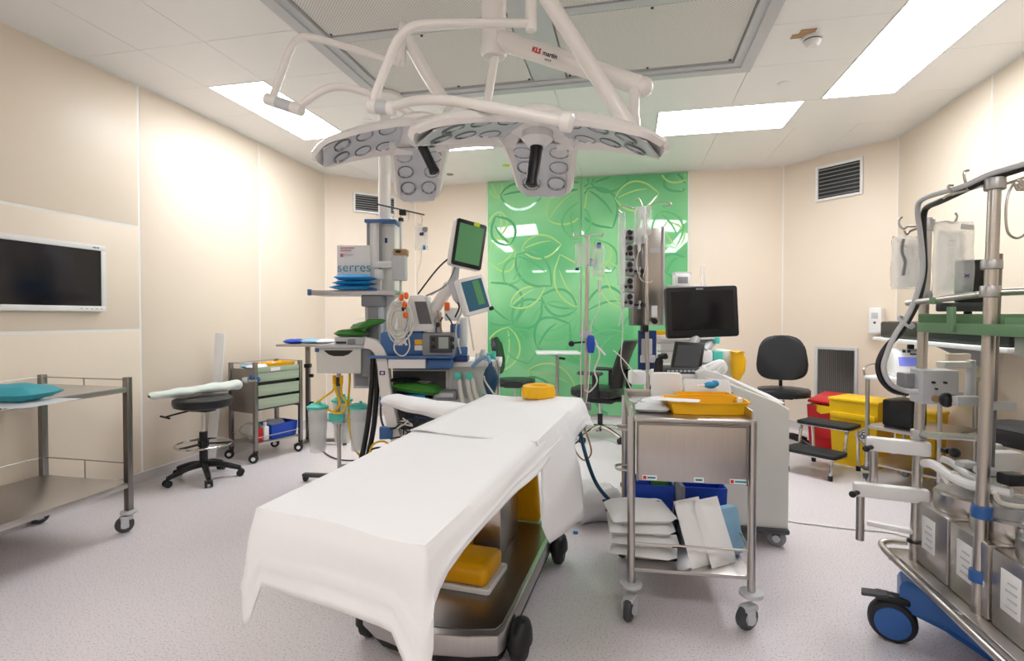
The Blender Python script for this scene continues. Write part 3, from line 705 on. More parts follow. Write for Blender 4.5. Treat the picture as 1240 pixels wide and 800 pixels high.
def openbox(b, w, l, h, th=.006, flare=0.0, bev=.004):
    """open-topped bin standing on z=0"""
    o = [(-w / 2, -l / 2), (w / 2, -l / 2), (w / 2, l / 2), (-w / 2, l / 2)]; f = 1 + flare
    V1 = [b.bm.verts.new((x, y, 0)) for x, y in o]; V2 = [b.bm.verts.new((x * f, y * f, h)) for x, y in o]
    kx, ky = (w / 2 - th) / (w / 2), (l / 2 - th) / (l / 2)
    V3 = [b.bm.verts.new((x * f * kx, y * f * ky, h)) for x, y in o]; V4 = [b.bm.verts.new((x * kx, y * ky, th)) for x, y in o]
    b.bm.faces.new(list(reversed(V1))); b.bm.faces.new(V4)
    for i in range(4):
        j = (i + 1) % 4
        b.bm.faces.new((V1[i], V1[j], V2[j], V2[i])); b.bm.faces.new((V2[i], V2[j], V3[j], V3[i])); b.bm.faces.new((V3[i], V3[j], V4[j], V4[i]))
    return b
def local(t, x, y, z): return M.Translation(t.location) @ M.Rotation(t.rotation_euler.z, 4, 'Z') @ V((x, y, z))
# ================================================================== LEFT SIDE
# wall-mounted display
t = thing('wall_display', 'large white-framed dark display screen mounted on the left wall', 'display', (XL + .015, 2.62, 1.56))
def L_(y0, y1, z0, z1, x0, x1, nm, m, bev=.003):
    b = B(); b.bb((x0, y0 - 2.62, z0 - 1.56), (x1, y1 - 2.62, z1 - 1.56), bev); return b.build(nm, m, t)
L_(2.24, 3.045, 1.335, 1.795, .0, .028, 'casing', 'lgrey', .004)
for a in ((2.24, 3.045, 1.758, 1.795), (2.24, 3.045, 1.335, 1.372), (3.012, 3.045, 1.372, 1.758), (2.24, 2.272, 1.372, 1.758)): L_(*a, .026, .034, 'bezel', 'white')
L_(2.272, 3.012, 1.372, 1.758, .027, .030, 'screen', 'screen', 0)
for k in range(4): b = B(); b.box((.0345, .335 + .012 * k, .2165), (.001, .008, .007 + .004 * (k % 2))); b.build('brand_mark', 'inkblue', t)
for k in range(5): 
    b = B(); b.box((.0345, .25 + .035 * k, -.207), (.001, .012, .004)); b.build('button', 'mgrey', t)
# long steel trolley
t = thing('steel_trolley', 'two-shelf stainless steel trolley against the left wall with a teal packet on it', 'trolley', (-3.27, 1.95, 0))
x0, x1, y0, y1 = -.32, .33, -.75, .66
for (x, y) in ((x1, y1), (x0, y1), (x1, y0), (x0, y0)):
    b = B(); b.bb((x - .0175, y - .0175, .11), (x + .0175, y + .0175, .935), .002); b.build('post', 'darksteel', t)
    caster(t, x, y, .05, 'lgrey', 'dgrey', -2.2, .125, .045)
for z, nm in ((.845, 'top_shelf'), (.27, 'bottom_shelf')):
    b = B(); b.bb((x0 - .015, y0 - .01, z), (x1 + .015, y1 + .01, z + .032), .004); b.build(nm, 'steel_h', t)
    for (a, c) in (((x0, y1), (x1, y1)), ((x0, y1), (x0, y0))):
        b = B(); zz = z + (.075 if z > .5 else .145); b.cyl((a[0], a[1], zz), (c[0], c[1], zz), .004, seg=8); b.build('rail', 'steel', t)
        for k in (.5,):
            b = B(); b.cyl((lerp(a[0], c[0], k), lerp(a[1], c[1], k), z + .03), (lerp(a[0], c[0], k), lerp(a[1], c[1], k), zz), .004, seg=8); b.build('rail_post', 'steel', t)
b = B(); b.box((x1 + .017, .02, .862), (.003, .13, .026)); b.build('barcode_label', 'paper', t)
for k in range(12):
    b = B(); b.box((x1 + .0188, -.03 + .008 * k, .862), (.0008, .002 + .002 * (k % 3), .016)); b.build('barcode_bar', 'ink', t)
p = pz(18, 489, .878)
packet('teal_packet', 'teal folded drape packet on the long steel trolley', 'packet', 'teal', .30, .22, .075, (p.x, p.y, .895), D(12), 5)
packet('white_packet', 'flat white sterile pouch under the teal packet on the steel trolley', 'packet', 'pouch', .42, .30, .018, (p.x + .01, p.y - .01, .8775), D(8), 6)
# stool
t = thing('round_stool', 'black round swivel stool with a chrome foot ring by the left wall', 'stool', (-3.31, 3.59, 0))
star_base(t, .265, 'black', 5, .55, .10)
b = B(); b.lathe([(0, .572), (.16, .572), (.205, .588), (.215, .62), (.212, .645), (.19, .658), (0, .662)], seg=36); b.build('seat', 'vinyl', t)
b = B(); b.cyl((0, 0, .10), (0, 0, .38), .030, seg=16); b.build('column_sleeve', 'black', t)
b = B(); b.cyl((0, 0, .38), (0, 0, .56), .014, seg=14); b.build('gas_lift', 'chrome', t)
b = B(); b.box((0, 0, .558), (.16, .10, .03), .006); b.build('seat_plate', 'black', t)
b = B(); b.tube([(-.05, -.05, .56), (-.16, -.13, .53), (-.20, -.16, .515)], .007, seg=8); b.box((-.20, -.16, .515), (.075, .02, .014), .006, rot=rotm(rz=.7, ry=.35)); b.build('height_lever', 'black', t)
b = B(); b.tube([(.20 * math.cos(a), .20 * math.sin(a), .28) for a in [2 * PI * k / 24 for k in range(24)]], .009, seg=8, smooth=1, closed=True); b.build('foot_ring', 'chrome', t)
for k in range(3):
    a = .4 + k * 2 * PI / 3; b = B(); b.box((.115 * math.cos(a), .115 * math.sin(a), .285), (.18, .03, .012), .003, rot=rotm(rz=a)); b.build('ring_spoke', 'black', t)
b = B(); b.cyl((0, 0, .265), (0, 0, .31), .04, seg=16); b.build('ring_collar', 'black', t)
# wrapped arm board on the stool, wrapped strip leaning behind
a, c = V((-3.50, 3.28, .70)), V((-3.27, 3.95, .715))
t = thing('wrapped_arm_board', 'white plastic-wrapped arm board lying across the black stool', 'arm board', (a + c) / 2 - V((0, 0, .035)))
def boardfn(u, v):
    d = (c - a); n = V((-d.y, d.x, 0)).normalized(); an = 2 * PI * v
    k = (.75 + .35 * u) * (1 if .02 < u < .98 else .35)
    wv = 1 + .10 * math.sin(u * 17 + an * 2) + .06 * math.sin(u * 31 - an)
    return a + d * u + n * (.085 * k * math.cos(an) * wv) + V((0, 0, .038 * math.sin(an) * k * wv))
b = B(); b.grid(boardfn, 26, 14); b.build('wrapping', 'paperg', t, world=True, ang=70)
cl = c + V((.02, .05, .02))
b = B(); b.box(cl + V((0, 0, .01)), (.05, .05, .05), .008, rot=rotm(rz=.4)); b.build('clamp', 'alu', t, world=True)
for dx, dz in ((.05, .035), (.10, .01)):
    b = B(); b.sph(cl + V((dx * .6, dx * .8, dz)), .024, (1, .6, 1)); b.build('clamp_knob', 'steelblue', t, world=True)
b = B(); b.cyl(cl, cl + V((.07, .09, 0)), .010, seg=10); b.build('clamp_bolt', 'steel', t, world=True)
t = thing('wrapped_strip', 'tall narrow white wrapped splint standing behind the round stool', 'splint', (-3.52, 4.02, 0))
b = B()
p0, p1 = pd(258, 525, 4.68), pd(267, 403, 4.68)
p2 = V((p0.x - .01, p0.y - .02, 0.0)); ctr = (p1 + p2) / 2; ax_ = (p1 - p2).normalized(); side_ = RT
Ts = frame(ctr, ax_, side_); Ls = (p1 - p2).length
b.prism(rrect(Ls, .085, .012), .018, Ts @ M.Translation((0, 0, -.009)), bev=.004)
b.build('strip', 'paper', t, world=True)
t = thing('drawer_trolley', 'stainless trolley with three grey-green drawers against the left wall', 'trolley', (-3.21, 4.07, 0), D(74))
W_, Dp = .48, .34
for (x, y) in ((0, 0), (W_, 0), (0, Dp), (W_, Dp)):
    b = B(); b.bb((x - .016, y - .016, .10), (x + .016, y + .016, .895 if y == 0 and x == 0 else .88), .002); b.build('post', 'darksteel', t)
    caster(t, x, y, .042, 'black', 'rubber', 2.4, .11, 0, 'white')
b = B(); b.bb((.0, .0, .80), (W_, Dp, .82), .003); b.build('top_tray', 'steel_h', t)
b = B(); b.bb((-.012, .02, .44), (-.006, Dp - .02, .83), .001); b.build('side_panel', 'darksteel', t)
b = B(); b.bb((W_ + .006, .02, .44), (W_ + .012, Dp - .02, .83), .001); b.build('side_panel', 'darksteel', t)
b = B(); b.bb((0, 0, .15), (W_, Dp, .17), .003); b.build('bottom_shelf', 'steel_h', t)
for (q, w2) in (((0, Dp), (W_, Dp)), ((0, 0), (0, Dp)), ((W_, 0), (W_, Dp))):
    for z in (.875, .24):
        b = B(); b.cyl((q[0], q[1], z), (w2[0], w2[1], z), .004, seg=8); b.build('rail', 'steel', t)
b = B(); b.cyl((0, 0, .22), (W_, 0, .22), .004, seg=8); b.build('rail', 'steel', t)
for k, (z0, z1) in enumerate(((.715, .762), (.590, .655), (.475, .535))):
    b = B(); b.bb((.022, -.012, z0), (W_ - .022, Dp - .02, z1), .004); d = b.build('drawer', 'drawer', t)
    b = B(); b.prism([(0, 0), (.03, 0), (.03, .008), (.008, .03), (0, .03)], W_ - .044, M.Translation((.022, -.012, z1)) @ M(((0, 0, 1, 0), (1, 0, 0, 0), (0, 1, 0, 0), (0, 0, 0, 1)))); b.build('drawer_lip', 'drawer', d)
b = B(); b.bb((.022, .03, .455), (W_ - .022, Dp - .01, .80), .002); b.build('gap_shade_box', 'dgrey', t)  # dark box added behind the drawers to stand in for shade in their gaps
b = B(); b.bb((.02, -.008, .795), (W_ - .02, .0, .845), .002); b.build('front_rim', 'drawer', t)
b = B(); b.bb((.15, -.011, .805), (.25, -.008, .835)); b.build('label', 'paper', t)
p = local(t, .30, .12, .822); b = B(); openbox(b, .26, .17, .05, flare=.12); o = b.build('sorting_tray', 'yellow'); o.location = p; o.rotation_euler.z = D(74); tag(o, 'yellow plastic tray on top of the drawer trolley', 'tray')
for k, (x, y, m, lab) in enumerate(((.10, .10, 'pouch', 'white pouch at the front left of the drawer trolley top'), (.14, .25, 'paleblue', 'pale blue packet at the back of the drawer trolley top'), (.36, .27, 'pouch', 'white crumpled packet behind the yellow tray on the drawer trolley'))):
    p = local(t, x, y, .821); packet('packet', lab, 'packet', m, .18, .13, .045, p, D(74 + 20 * k), 10 + k)
p = local(t, .33, .15, .171); b = B(); openbox(b, .26, .22, .13, flare=.10); o = b.build('storage_bin', 'blue'); o.location = p; o.rotation_euler.z = D(74); tag(o, 'blue plastic bin on the lower shelf of the drawer trolley', 'bin')
packet('packet', 'clear wrapped packet sticking out of the blue bin', 'packet', 'plastic', .18, .16, .09, local(t, .30, .15, .24), .5, 21)
for k, (x, m, cap, lab) in enumerate(((.02, 'red', 'greenpk', 'dark red bottle with a green cap on the drawer trolley lower shelf'), (.085, 'white', 'white', 'white plastic bottle beside the red one on the lower shelf'))):
    bt = thing('bottle', lab, 'bottle', local(t, x + .05, .06, .171), D(74))
    b = B(); b.box((0, 0, .065), (.055, .06, .13), .012); b.build('body', m, bt)
    b = B(); b.cyl((0, 0, .13), (0, 0, .165), .016, seg=14); b.build('cap', cap, bt)
packet('plastic_bag', 'clear crumpled plastic bag on the left of the drawer trolley lower shelf', 'bag', 'plastic', .16, .22, .14, local(t, .12, .22, .172), 1.2, 31)
# over-bed side table
t = thing('side_table', 'height-adjustable steel side table with blue and white packs, behind the drawer trolley', 'side table', (-3.17, 4.80, 0), D(8))
b = B(); b.box((.05, 0, 1.015), (.56, .40, .022), .004); b.build('table_top', 'steel_h', t)
b = B(); b.bb((-.02, -.02, .06), (.02, .02, 1.0), .003); b.build('post', 'darksteel', t)
b = B(); b.bb((-.03, -.03, .78), (.03, .03, .82), .006); b.build('clamp', 'black', t)
for z in (.70, .42):
    b = B(); b.cyl((.02, -.01, z), (.06, -.01, z), .018, seg=14, bev=.004); b.build('knob', 'black', t)
b = B(); b.bb((-.03, -.25, .03), (.03, .25, .06), .004); b.bb((-.03, -.03, .03), (.40, .03, .06), .004); b.build('base', 'darksteel', t)
for (x, y) in ((0, -.22), (0, .22), (.38, 0)):
    b = B(); b.cyl((x, y, 0), (x, y, .03), .02, seg=12); b.build('foot', 'rubber', t)
for k, (x, y, m, lab) in enumerate(((-.12, -.03, 'blue', 'blue packet on the left end of the side table'), (.03, .02, 'paleblue', 'pale blue packet in the middle of the side table'), (.20, -.02, 'pouch', 'white packet on the right end of the side table'))):
    packet('packet', lab, 'packet', m, .17, .16, .045, local(t, x, y, 1.027), D(10 * k), 40 + k)
# ================================================================== SUCTION STAND
q = pz(411, 584, 0)
t = thing('suction_stand', 'suction stand with clear canisters, turquoise lids and yellow hoses', 'suction stand', (q.x, q.y, 0), YAW)
sd = (q - CAM).dot(FH)
def lz(py): return EYE - (py - 383) / F_PX * sd
b = B(); b.cyl((0, 0, .05), (0, 0, lz(452)), .016, seg=14); b.build('pole', 'steel', t)
for k in range(5):
    a = .5 + 2 * PI * k / 5
    b = B(); b.box((.15 * math.cos(a), .15 * math.sin(a), .05), (.30, .05, .028), .006, rot=rotm(rz=a)); b.build('base_arm', 'dgrey', t)
    b = B(); b.cyl((.28 * math.cos(a), .28 * math.sin(a) - .012, .022), (.28 * math.cos(a), .28 * math.sin(a) + .012, .022), .022, seg=12); b.build('castor_wheel', 'rubber', t)
b = B(); b.box((0, 0, lz(462)), (.05, .05, .07), .008); b.build('bracket', 'dgrey', t)
b = B(); b.cyl((-.012, -.04, lz(440)), (-.012, .02, lz(440)), .045, seg=20, bev=.008); b.build('regulator_body', 'white', t)
b = B(); b.cyl((0, -.06, lz(440)), (0, -.055, lz(424)), .012, seg=10); b.cyl((0, -.075, lz(427)), (0, -.045, lz(427)), .037, seg=22, bev=.004); b.build('gauge', 'yellow', t)
b = B(); b.cyl((-.008, -.078, lz(427)), (-.008, -.0745, lz(427)), .026, seg=22); b.build('gauge_face', 'white', t)
b = B(); b.box((-.003, -.0795, lz(426)), (.002, .001, .026), rot=rotm(ry=.5)); b.build('gauge_needle', 'ink', t)
b = B(); b.cyl((-.06, -.05, lz(441)), (-.11, -.06, lz(441)), .03, .026, seg=12); b.build('regulator_knob', 'yellow', t)
for sx in (-.025, .03):
    b = B(); b.cyl((sx, -.03, lz(454)), (sx, -.03, lz(464)), .014, seg=10); b.build('hose_connector', 'yellow', t)
b = B(); b.cyl((0, 0, lz(500)), (0, 0, lz(512)), .055, seg=18); b.box((0, 0, lz(509)), (.42, .03, .02), .004); b.build('canister_holder', 'lgrey', t)
can = [(-.155, -.03, 492, 546, .075), (.165, -.03, 492, 544, .075), (-.01, .11, 487, 540, .075)]
for (x, y, y0, y1, r) in can:
    zt, zb = lz(y0), lz(y1) 
    b = B(); b.lathe([(0, zb), (r * .78, zb), (r * .82, zb + .01), (r * .98, zt - .02), (r, zt), (r * .96, zt), (r * .94, zt - .02), (r * .78, zb + .014), (0, zb + .012)], (x, y, 0), seg=24); c_ = b.build('canister', 'plastic', t)
    b = B(); b.lathe([(0, zt + .014), (r * .4, zt + .014), (r * .45, zt + .026), (r * .7, zt + .026), (r * .9, zt + .012), (r * 1.1, zt + .006), (r * 1.1, zt - .012), (0, zt - .008)], (x, y, 0), seg=24); b.build('lid', 'turq', c_)
    b = B(); b.cyl((x + .02, y - .02, zt + .02), (x + .02, y - .02, zt + .05), .011, seg=10); b.build('port', 'turq', c_)
    b = B(); b.lathe([(0, zb + .016), (r * .70, zb + .016), (r * .78, zt - .05), (0, zt - .05)], (x, y, 0), seg=16); b.build('liner_bag', 'plastic', c_)
b = B(); b.box((-.005, -.055, lz(504)), (.115, .012, .07), .012); b.build('lid_clip', 'turq', t)
zt = lz(486)
for pts in ([(-.025, -.03, lz(464)), (-.03, -.05, lz(472)), (-.10, -.06, lz(480)), (-.15, -.05, lz(486)), (-.14, -.05, zt + .01)],
            [(-.02, -.03, lz(464)), (.0, -.06, lz(474)), (.03, -.07, lz(487)), (-.02, -.07, lz(496)), (-.07, -.06, lz(494))],
            [(.03, -.03, lz(464)), (.04, -.06, lz(476)), (.08, -.07, lz(486)), (.05, -.08, lz(497)), (-.02, -.08, lz(498))],
            [(.045, -.02, lz(441)), (.085, -.03, lz(442)), (.095, -.03, lz(455)), (.085, -.03, lz(485)), (.09, -.03, lz(515)), (.12, -.02, lz(540)), (.16, .0, lz(552))]):
    b = B(); b.tube(pts, .009, seg=8, smooth=6); b.build('hose', 'hosey', t)
# ================================================================== CEILING PENDANT
pc = pd(466, 330, 4.25)
t = thing('ceiling_pendant', 'white ceiling-hung supply pendant with shelf and drawer unit at the back left', 'pendant', (pc.x, pc.y, HC))
b = B(); b.cyl((pc.x, pc.y, 2.05), (pc.x, pc.y, HC - .03), .05, seg=20); b.cyl((pc.x, pc.y, HC - .04), (pc.x, pc.y, HC - .001), .16, seg=28, bev=.01); b.build('ceiling_tube', 'lampwhite', t, world=True)
b = B(); cb(b, 446, 268, 461, 420, 4.15, .18, .008); b.build('column', 'white', t, world=True)
b = B(); cb(b, 462, 270, 478, 440, 4.2, .16, .008); b.build('column_side', 'offwhite', t, world=True)
b = B(); cb(b, 441, 265, 479, 269, 4.12, .24, .004); b.build('column_cap', 'steelblue', t, world=True)
for x in (444, 459):
    b = B(); cb(b, x, 268, x + 3, 330, 4.13, .02, .003); b.build('column_rail', 'mgrey', t, world=True)
b = B(); cb(b, 449, 290, 454, 294, 4.145, .004); b.build('green_label', 'turq', t, world=True)
for k in range(5):
    b = B(); cb(b, 449 + (k % 3) * 2.5, 277 + (k * 5) % 11, 450.3 + (k % 3) * 2.5, 279 + (k * 5) % 11, 4.146, .004); b.build('indicator', ['mauve', 'ink', 'mgrey'][k % 3], t, world=True)
b = B(); cb(b, 466, 288, 469, 294, 4.19, .004); b.build('arrow_mark', 'inkblue', t, world=True)
b = B(); cb(b, 373, 351, 479, 357, 4.0, .34, .006); b.build('shelf', 'alu', t, world=True)
b = B(); cb(b, 372, 350, 376, 357.5, 3.99, .03, .003); b.build('shelf_corner', 'steelblue', t, world=True)
b = B(); cb(b, 446, 349.5, 456, 352, 3.99, .03, .002); b.build('shelf_clip', 'steelblue', t, world=True)
b = B(); cb(b, 437, 357, 462, 371, 4.04, .24, .01); b.build('shelf_bracket', 'mgrey', t, world=True)
b = B(); cb(b, 442, 371, 461, 420, 4.08, .18, .006); b.build('lower_column', 'lgrey', t, world=True)
b = B(); cb(b, 445.5, 372, 458, 420, 4.075, .02, .003); b.build('lower_panel', 'mgrey', t, world=True)
b = B(); cb(b, 452, 316, 478, 324, 4.12, .05, .004); b.build('cross_arm', 'white', t, world=True)
b = B(); cb(b, 453, 326, 463, 338, 4.12, .04, .004); b.build('socket_box', 'white', t, world=True)
b = B(); cb(b, 383, 421, 437, 452, 3.95, .34, .006); dr = b.build('drawer', 'offwhite', t, world=True)
b = B()
T = frame(pd(410, 425, 3.948), RT, V((0, 0, 1))); k = 3.95 / F_PX
b.prism([(-18 * k, 1 * k), (18 * k, 1 * k), (12 * k, -4 * k), (6 * k, -6 * k), (-6 * k, -6 * k), (-12 * k, -4 * k)], .004, T @ M.Translation((0, 0, -.002))); b.build('drawer_grip', 'black', dr, world=True)
b = B(); cb(b, 382, 418, 452, 421.5, 3.92, .40, .004); b.build('unit_top', 'lgrey', t, world=True)
b = B(); cb(b, 437.5, 422, 450, 456, 3.98, .32, .003); b.build('unit_side', 'mgrey', t, world=True)
b = B(); cb(b, 381, 421, 385, 426, 3.93, .03, .003); b.build('rail_stop', 'steelblue', t, world=True)
b = B(); cb(b, 428, 452, 447, 470, 4.1, .05, .003); b.build('document_holder', 'lgrey', t, world=True)
b = B(); cb(b, 430, 453, 446, 467, 4.095, .01, .001); b.build('holder_window', 'mgrey', t, world=True)
# infusion pole carried by the pendant
ip = thing('infusion_pole', 'thin infusion pole with a hook bar beside the pendant column', 'infusion pole', pd(484, 400, 4.1))
b = B(); b.cyl(pd(485.5, 262, 4.1), pd(485, 415, 4.1), .010, seg=10); b.build('pole', 'alu', ip, world=True)
b = B(); b.cyl(pd(456, 247, 4.1), pd(514, 260, 4.1), .006, seg=8); b.build('hook_bar', 'dgrey', ip, world=True)
b = B(); cb(b, 483, 253, 491, 260, 4.08, .04, .006); b.build('clamp', 'black', ip, world=True)
b = B(); b.cyl(pd(485.5, 264, 4.1), pd(485.5, 268, 4.1), .02, seg=14); b.build('collar', 'black', ip, world=True)
for x, y in ((460, 249), (476, 253), (494, 256), (510, 260)):
    b = B(); b.tube([pd(x, y, 4.1), pd(x + 1.5, y + 6, 4.1), pd(x - 1, y + 12, 4.1), pd(x - 4, y + 10, 4.1)], .003, seg=6); b.build('hook', 'steel', ip, world=True)
b = B(); cb(b, 474, 303, 491, 339, 4.05, .09, .010); pu = b.build('pump', 'lgrey', ip, world=True)
b = B(); cb(b, 476, 301, 492, 309, 4.04, .10, .006); b.build('pump_top', 'woodk', pu, world=True)
b = B(); cb(b, 479, 303, 485, 306, 4.035, .01); b.build('pump_display', 'black', pu, world=True)
ib = thing('drip_set', 'small clear drip bag with blue clips hanging from the hook bar', 'drip set', pd(511, 268, 4.1))
b = B(); pkg(b, .10, .18, .04, 3); b.bm.transform(frame(pd(511, 289, 4.1), RT, (0, 0, 1))); b.build('bag', 'plastic', ib, world=True)
b = B(); b.tube([pd(510, 266, 4.1), pd(511, 272, 4.1), pd(511, 276, 4.1)], .004, seg=6); b.build('loop', 'hosew', ib, world=True)
b = B(); b.cyl(pd(514.5, 278, 4.08), pd(514.5, 278, 4.05), .022, seg=14); b.build('gauge', 'mgrey', ib, world=True)
b = B(); cb(b, 508, 281, 513, 285, 4.05, .02, .003); b.build('clip', 'navy', ib, world=True)
b = B(); cb(b, 512, 297, 515, 302, 4.05, .02, .003); b.build('clip', 'skyblue', ib, world=True)
b = B(); b.tube([pd(511, 302, 4.1), pd(509, 318, 4.1), pd(505, 335, 4.1), pd(507, 360, 4.1)], .003, seg=6); b.build('drip_line', 'hosew', ib, world=True)
# box, blue cloths on the shelf; device and green packs on the unit
t = thing('cardboard_box', 'white carton with teal lettering standing on the pendant shelf', 'box', pd(430, 350, 4.12), YAW)
b = B(); cb(b, 408.5, 297, 449, 351, 4.12, .16, .002, yaw=-.05); b.build('carton', 'paper', t, world=True)
T = frame(pd(429, 324, 4.115), RT, (0, 0, 1)); T = T @ M.Translation((0, 0, .012))
text('box_lettering', 'serres', .105, 'inkteal', T @ M.Translation((.002, 0, 0)), t, True, bold=-.001)
for k, (x, y, w) in enumerate(((412, 299.5, 17), (412, 302.5, 13), (416, 308, 12))):
    b = B(); cb(b, x, y, x + w, y + 1.1, 4.10, .004); b.build('print_line', 'mauve' if k < 2 else 'lgrey', t, world=True)
b = B(); cb(b, 412, 307, 415.5, 311, 4.10, .004); b.build('print_mark', 'mauve', t, world=True)
z0 = pd(430, 351, 4.05).z
for k, (px, w, l, h, m, lab) in enumerate(((427, .30, .20, .032, 'skyblue', 'light blue folded cloth at the bottom of the stack in front of the carton'), (430, .29, .20, .03, 'skyblue', 'light blue folded cloth in the middle of the stack in front of the carton'), (431, .28, .19, .05, 'skyblue', 'rounded deep blue cloth on top of the stack in front of the carton'))):
    p = pd(px, 345, 4.02); packet('folded_cloth', lab, 'cloth', m, w, l, h, (p.x, p.y, z0 + (.0, .034, .066)[k]), YAW, 60 + k)
t = thing('monitor_module', 'flat grey recorder module on the pendant drawer unit', 'recorder', pd(418, 418, 3.95), YAW)
b = B(); cb(b, 405, 408, 440, 418, 3.95, .26, .006); b.build('casing', 'lgrey', t, world=True)
b = B(); cb(b, 407, 413.5, 419, 416, 3.945, .01); b.build('slot', 'ink', t, world=True)
b = B(); cb(b, 421, 410, 430, 417, 3.945, .01, .001); b.build('panel', 'mgrey', t, world=True)
b = B(); b.cyl(pd(436, 413, 3.945), pd(436, 413, 3.925), .018, seg=14); b.build('dial', 'lgrey', t, world=True)
zp = pd(430, 408, 4.0).z
p = pd(428, 400, 4.05); packet('green_packet', 'dark green packet on the recorder module, lower of two', 'packet', 'greenpk', .24, .20, .055, (p.x, p.y, zp + .002), .2, 71)
p = pd(447, 396, 4.02); packet('green_packet', 'green packet with pale stripes tilted over the pendant drawer unit', 'packet', 'greenpk', .24, .18, .05, (p.x, p.y, zp + .055), .9, 72, ry=-.25)
# ================================================================== ANAESTHESIA MACHINE
ad = 3.75
ac = pd(510, 480, ad + .3)
t = thing('anaesthesia_machine', 'blue and white anaesthesia machine with a curved white side post', 'anaesthesia machine', (ac.x, ac.y, 0), YAW)
def A_(nm, m, x0, y0, x1, y1, dep, th, bev=.004, yaw=0.0, par=None, rx=0.0):
    b = B(); cb(b, x0, y0, x1, y1, dep, th, bev, yaw, rx); return b.build(nm, m, par or t, world=True)
def post(nm, pts, m, w, dep, th):
    """curved slab following pixels: width w px, th metres deep"""
    P = spline([pd(x, y, dep) for x, y in pts], 6); bb_ = B(); rows = []
    for i, p in enumerate(P):
        tg = (P[min(i + 1, len(P) - 1)] - P[max(i - 1, 0)]).normalized(); n = tg.cross(FH).normalized(); h = w / F_PX * dep / 2
        rows.append([bb_.bm.verts.new(p + n * h), bb_.bm.verts.new(p - n * h), bb_.bm.verts.new(p - n * h + FH * th), bb_.bm.verts.new(p + n * h + FH * th)])
    for a, c in zip(rows, rows[1:]):
        for k in range(4): bb_.bm.faces.new((a[k], a[(k + 1) % 4], c[(k + 1) % 4], c[k]))
    bb_.bm.faces.new(rows[0]); bb_.bm.faces.new(rows[-1])
    bmesh.ops.recalc_face_normals(bb_.bm, faces=bb_.bm.faces)
    bmesh.ops.bevel(bb_.bm, geom=[e for e in bb_.bm.edges if e.calc_face_angle(0) > .8], offset=.006, segments=2, profile=.5, affect='EDGES')
    return bb_.build(nm, m, t, world=True, ang=50)
bp = post('side_post', [(441, 415), (452, 418), (460, 428), (463, 442), (465, 465), (470, 495), (477, 525), (486, 556), (493, 580)], 'lampwhite', 13, ad, .10)
A_('post_emblem', 'inkblue', 459.5, 449, 461, 454, ad - .005, .004, 0); A_('post_emblem', 'inkblue', 464.5, 449, 466, 454, ad - .005, .004, 0)
for y in (449, 453): A_('post_emblem', 'inkblue', 460, y, 465.5, y + 1, ad - .005, .004, 0)
A_('top_shelf', 'steelblue', 446, 431, 549, 434, ad - .04, .50, .006)
A_('shelf_apron', 'steelblue', 472, 434, 548, 447, ad + .03, .40, .02)
A_('apron_panel', 'white', 470, 434.5, 515, 446, ad - .02, .04, .004)
A_('body', 'offwhite', 475, 447, 545, 585, ad + .22, .42, .01)
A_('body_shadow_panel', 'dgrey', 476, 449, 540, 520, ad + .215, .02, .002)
A_('middle_shelf', 'lgrey', 472, 486, 560, 491, ad + .02, .36, .004)
A_('base', 'steelblue', 470, 560, 560, 582, ad + .0, .55, .02)
for (x, dd) in ((478, 0.02), (552, .02)):
    A_('foot_block', 'dgrey', x - 7, 582, x + 7, 596, ad + dd, .12, .01)
# ventilator block and absorber at the right
A_('breathing_block', 'offwhite', 543, 441, 604, 505, ad + .18, .34, .02)
A_('worktop', 'white', 540, 437, 607, 444, ad + .10, .42, .006)
A_('vaporizer_panel', 'lgrey', 546, 458, 572, 482, ad + .165, .03, .006)
for (x, y) in ((554, 455), (568, 455)):
    b = B(); b.cyl(pd(x, y, ad + .17), pd(x, y, ad + .10), .028, seg=18, bev=.004); b.build('valve_dome', 'turq', t, world=True)
for (x, y) in ((576, 481), (587, 480)):
    A_('turquoise_clip', 'turq', x - 3, y - 3, x + 4, y + 3, ad + .15, .03, .006)
for (x, dx) in ((556, 6), (566, 8), (572, 10)):
    b = B(); b.tube([pd(x, 459, ad + .12), pd(x + dx * .3, 475, ad + .06), pd(x + dx, 492, ad + .02), pd(x + dx + 1, 510, ad + .05)], .017, seg=10); b.build('breathing_hose', 'hosew', t, world=True)
A_('tray', 'navy', 545, 432, 566, 438, ad + .08, .18, .004); A_('tray_lid', 'steelblue', 553, 420, 566, 432, ad + .10, .02, .002, rx=-.5)
for k, (x, y, m) in enumerate(((578, 432, 'white'), (584, 428, 'lgrey'), (591, 432, 'turq'), (597, 430, 'turq'), (602, 437, 'white'), (588, 437, 'hosew'))):
    b = B(); b.cyl(pd(x, y + 5, ad + .12), pd(x + 1, y - 5, ad + .12), .022, .016, seg=12, bev=.004); b.build('breathing_connector', m, t, world=True)
b = B(); b.tube([pd(572, 444, ad + .08), pd(580, 436, ad + .04), pd(590, 432, ad + .02), pd(594, 440, ad)], .014, seg=10); b.build('breathing_hose', 'paleblue', t, world=True)
b = B(); T = M.Translation(pd(594, 461, ad)); b.lathe([(0, -.125), (.012, -.12), (.03, -.09), (.052, -.02), (.055, .03), (.04, .08), (.016, .11), (.012, .135), (0, .135)], seg=20, sc=(1, .7, 1)); b.bm.transform(T); b.build('breathing_bag', 'bagblue', t, world=True)
b = B(); b.tube([pd(586, 455, ad - .02), pd(588, 462, ad - .04), pd(596, 474, ad - .05), pd(602, 482, ad - .02)], .006, seg=8); b.build('sample_line', 'hosew', t, world=True)
b = B(); b.tube([pd(602, 436, ad + .1), pd(604, 450, ad + .1), pd(603, 480, ad + .1)], .008, seg=8); b.build('side_pole', 'steel', t, world=True)
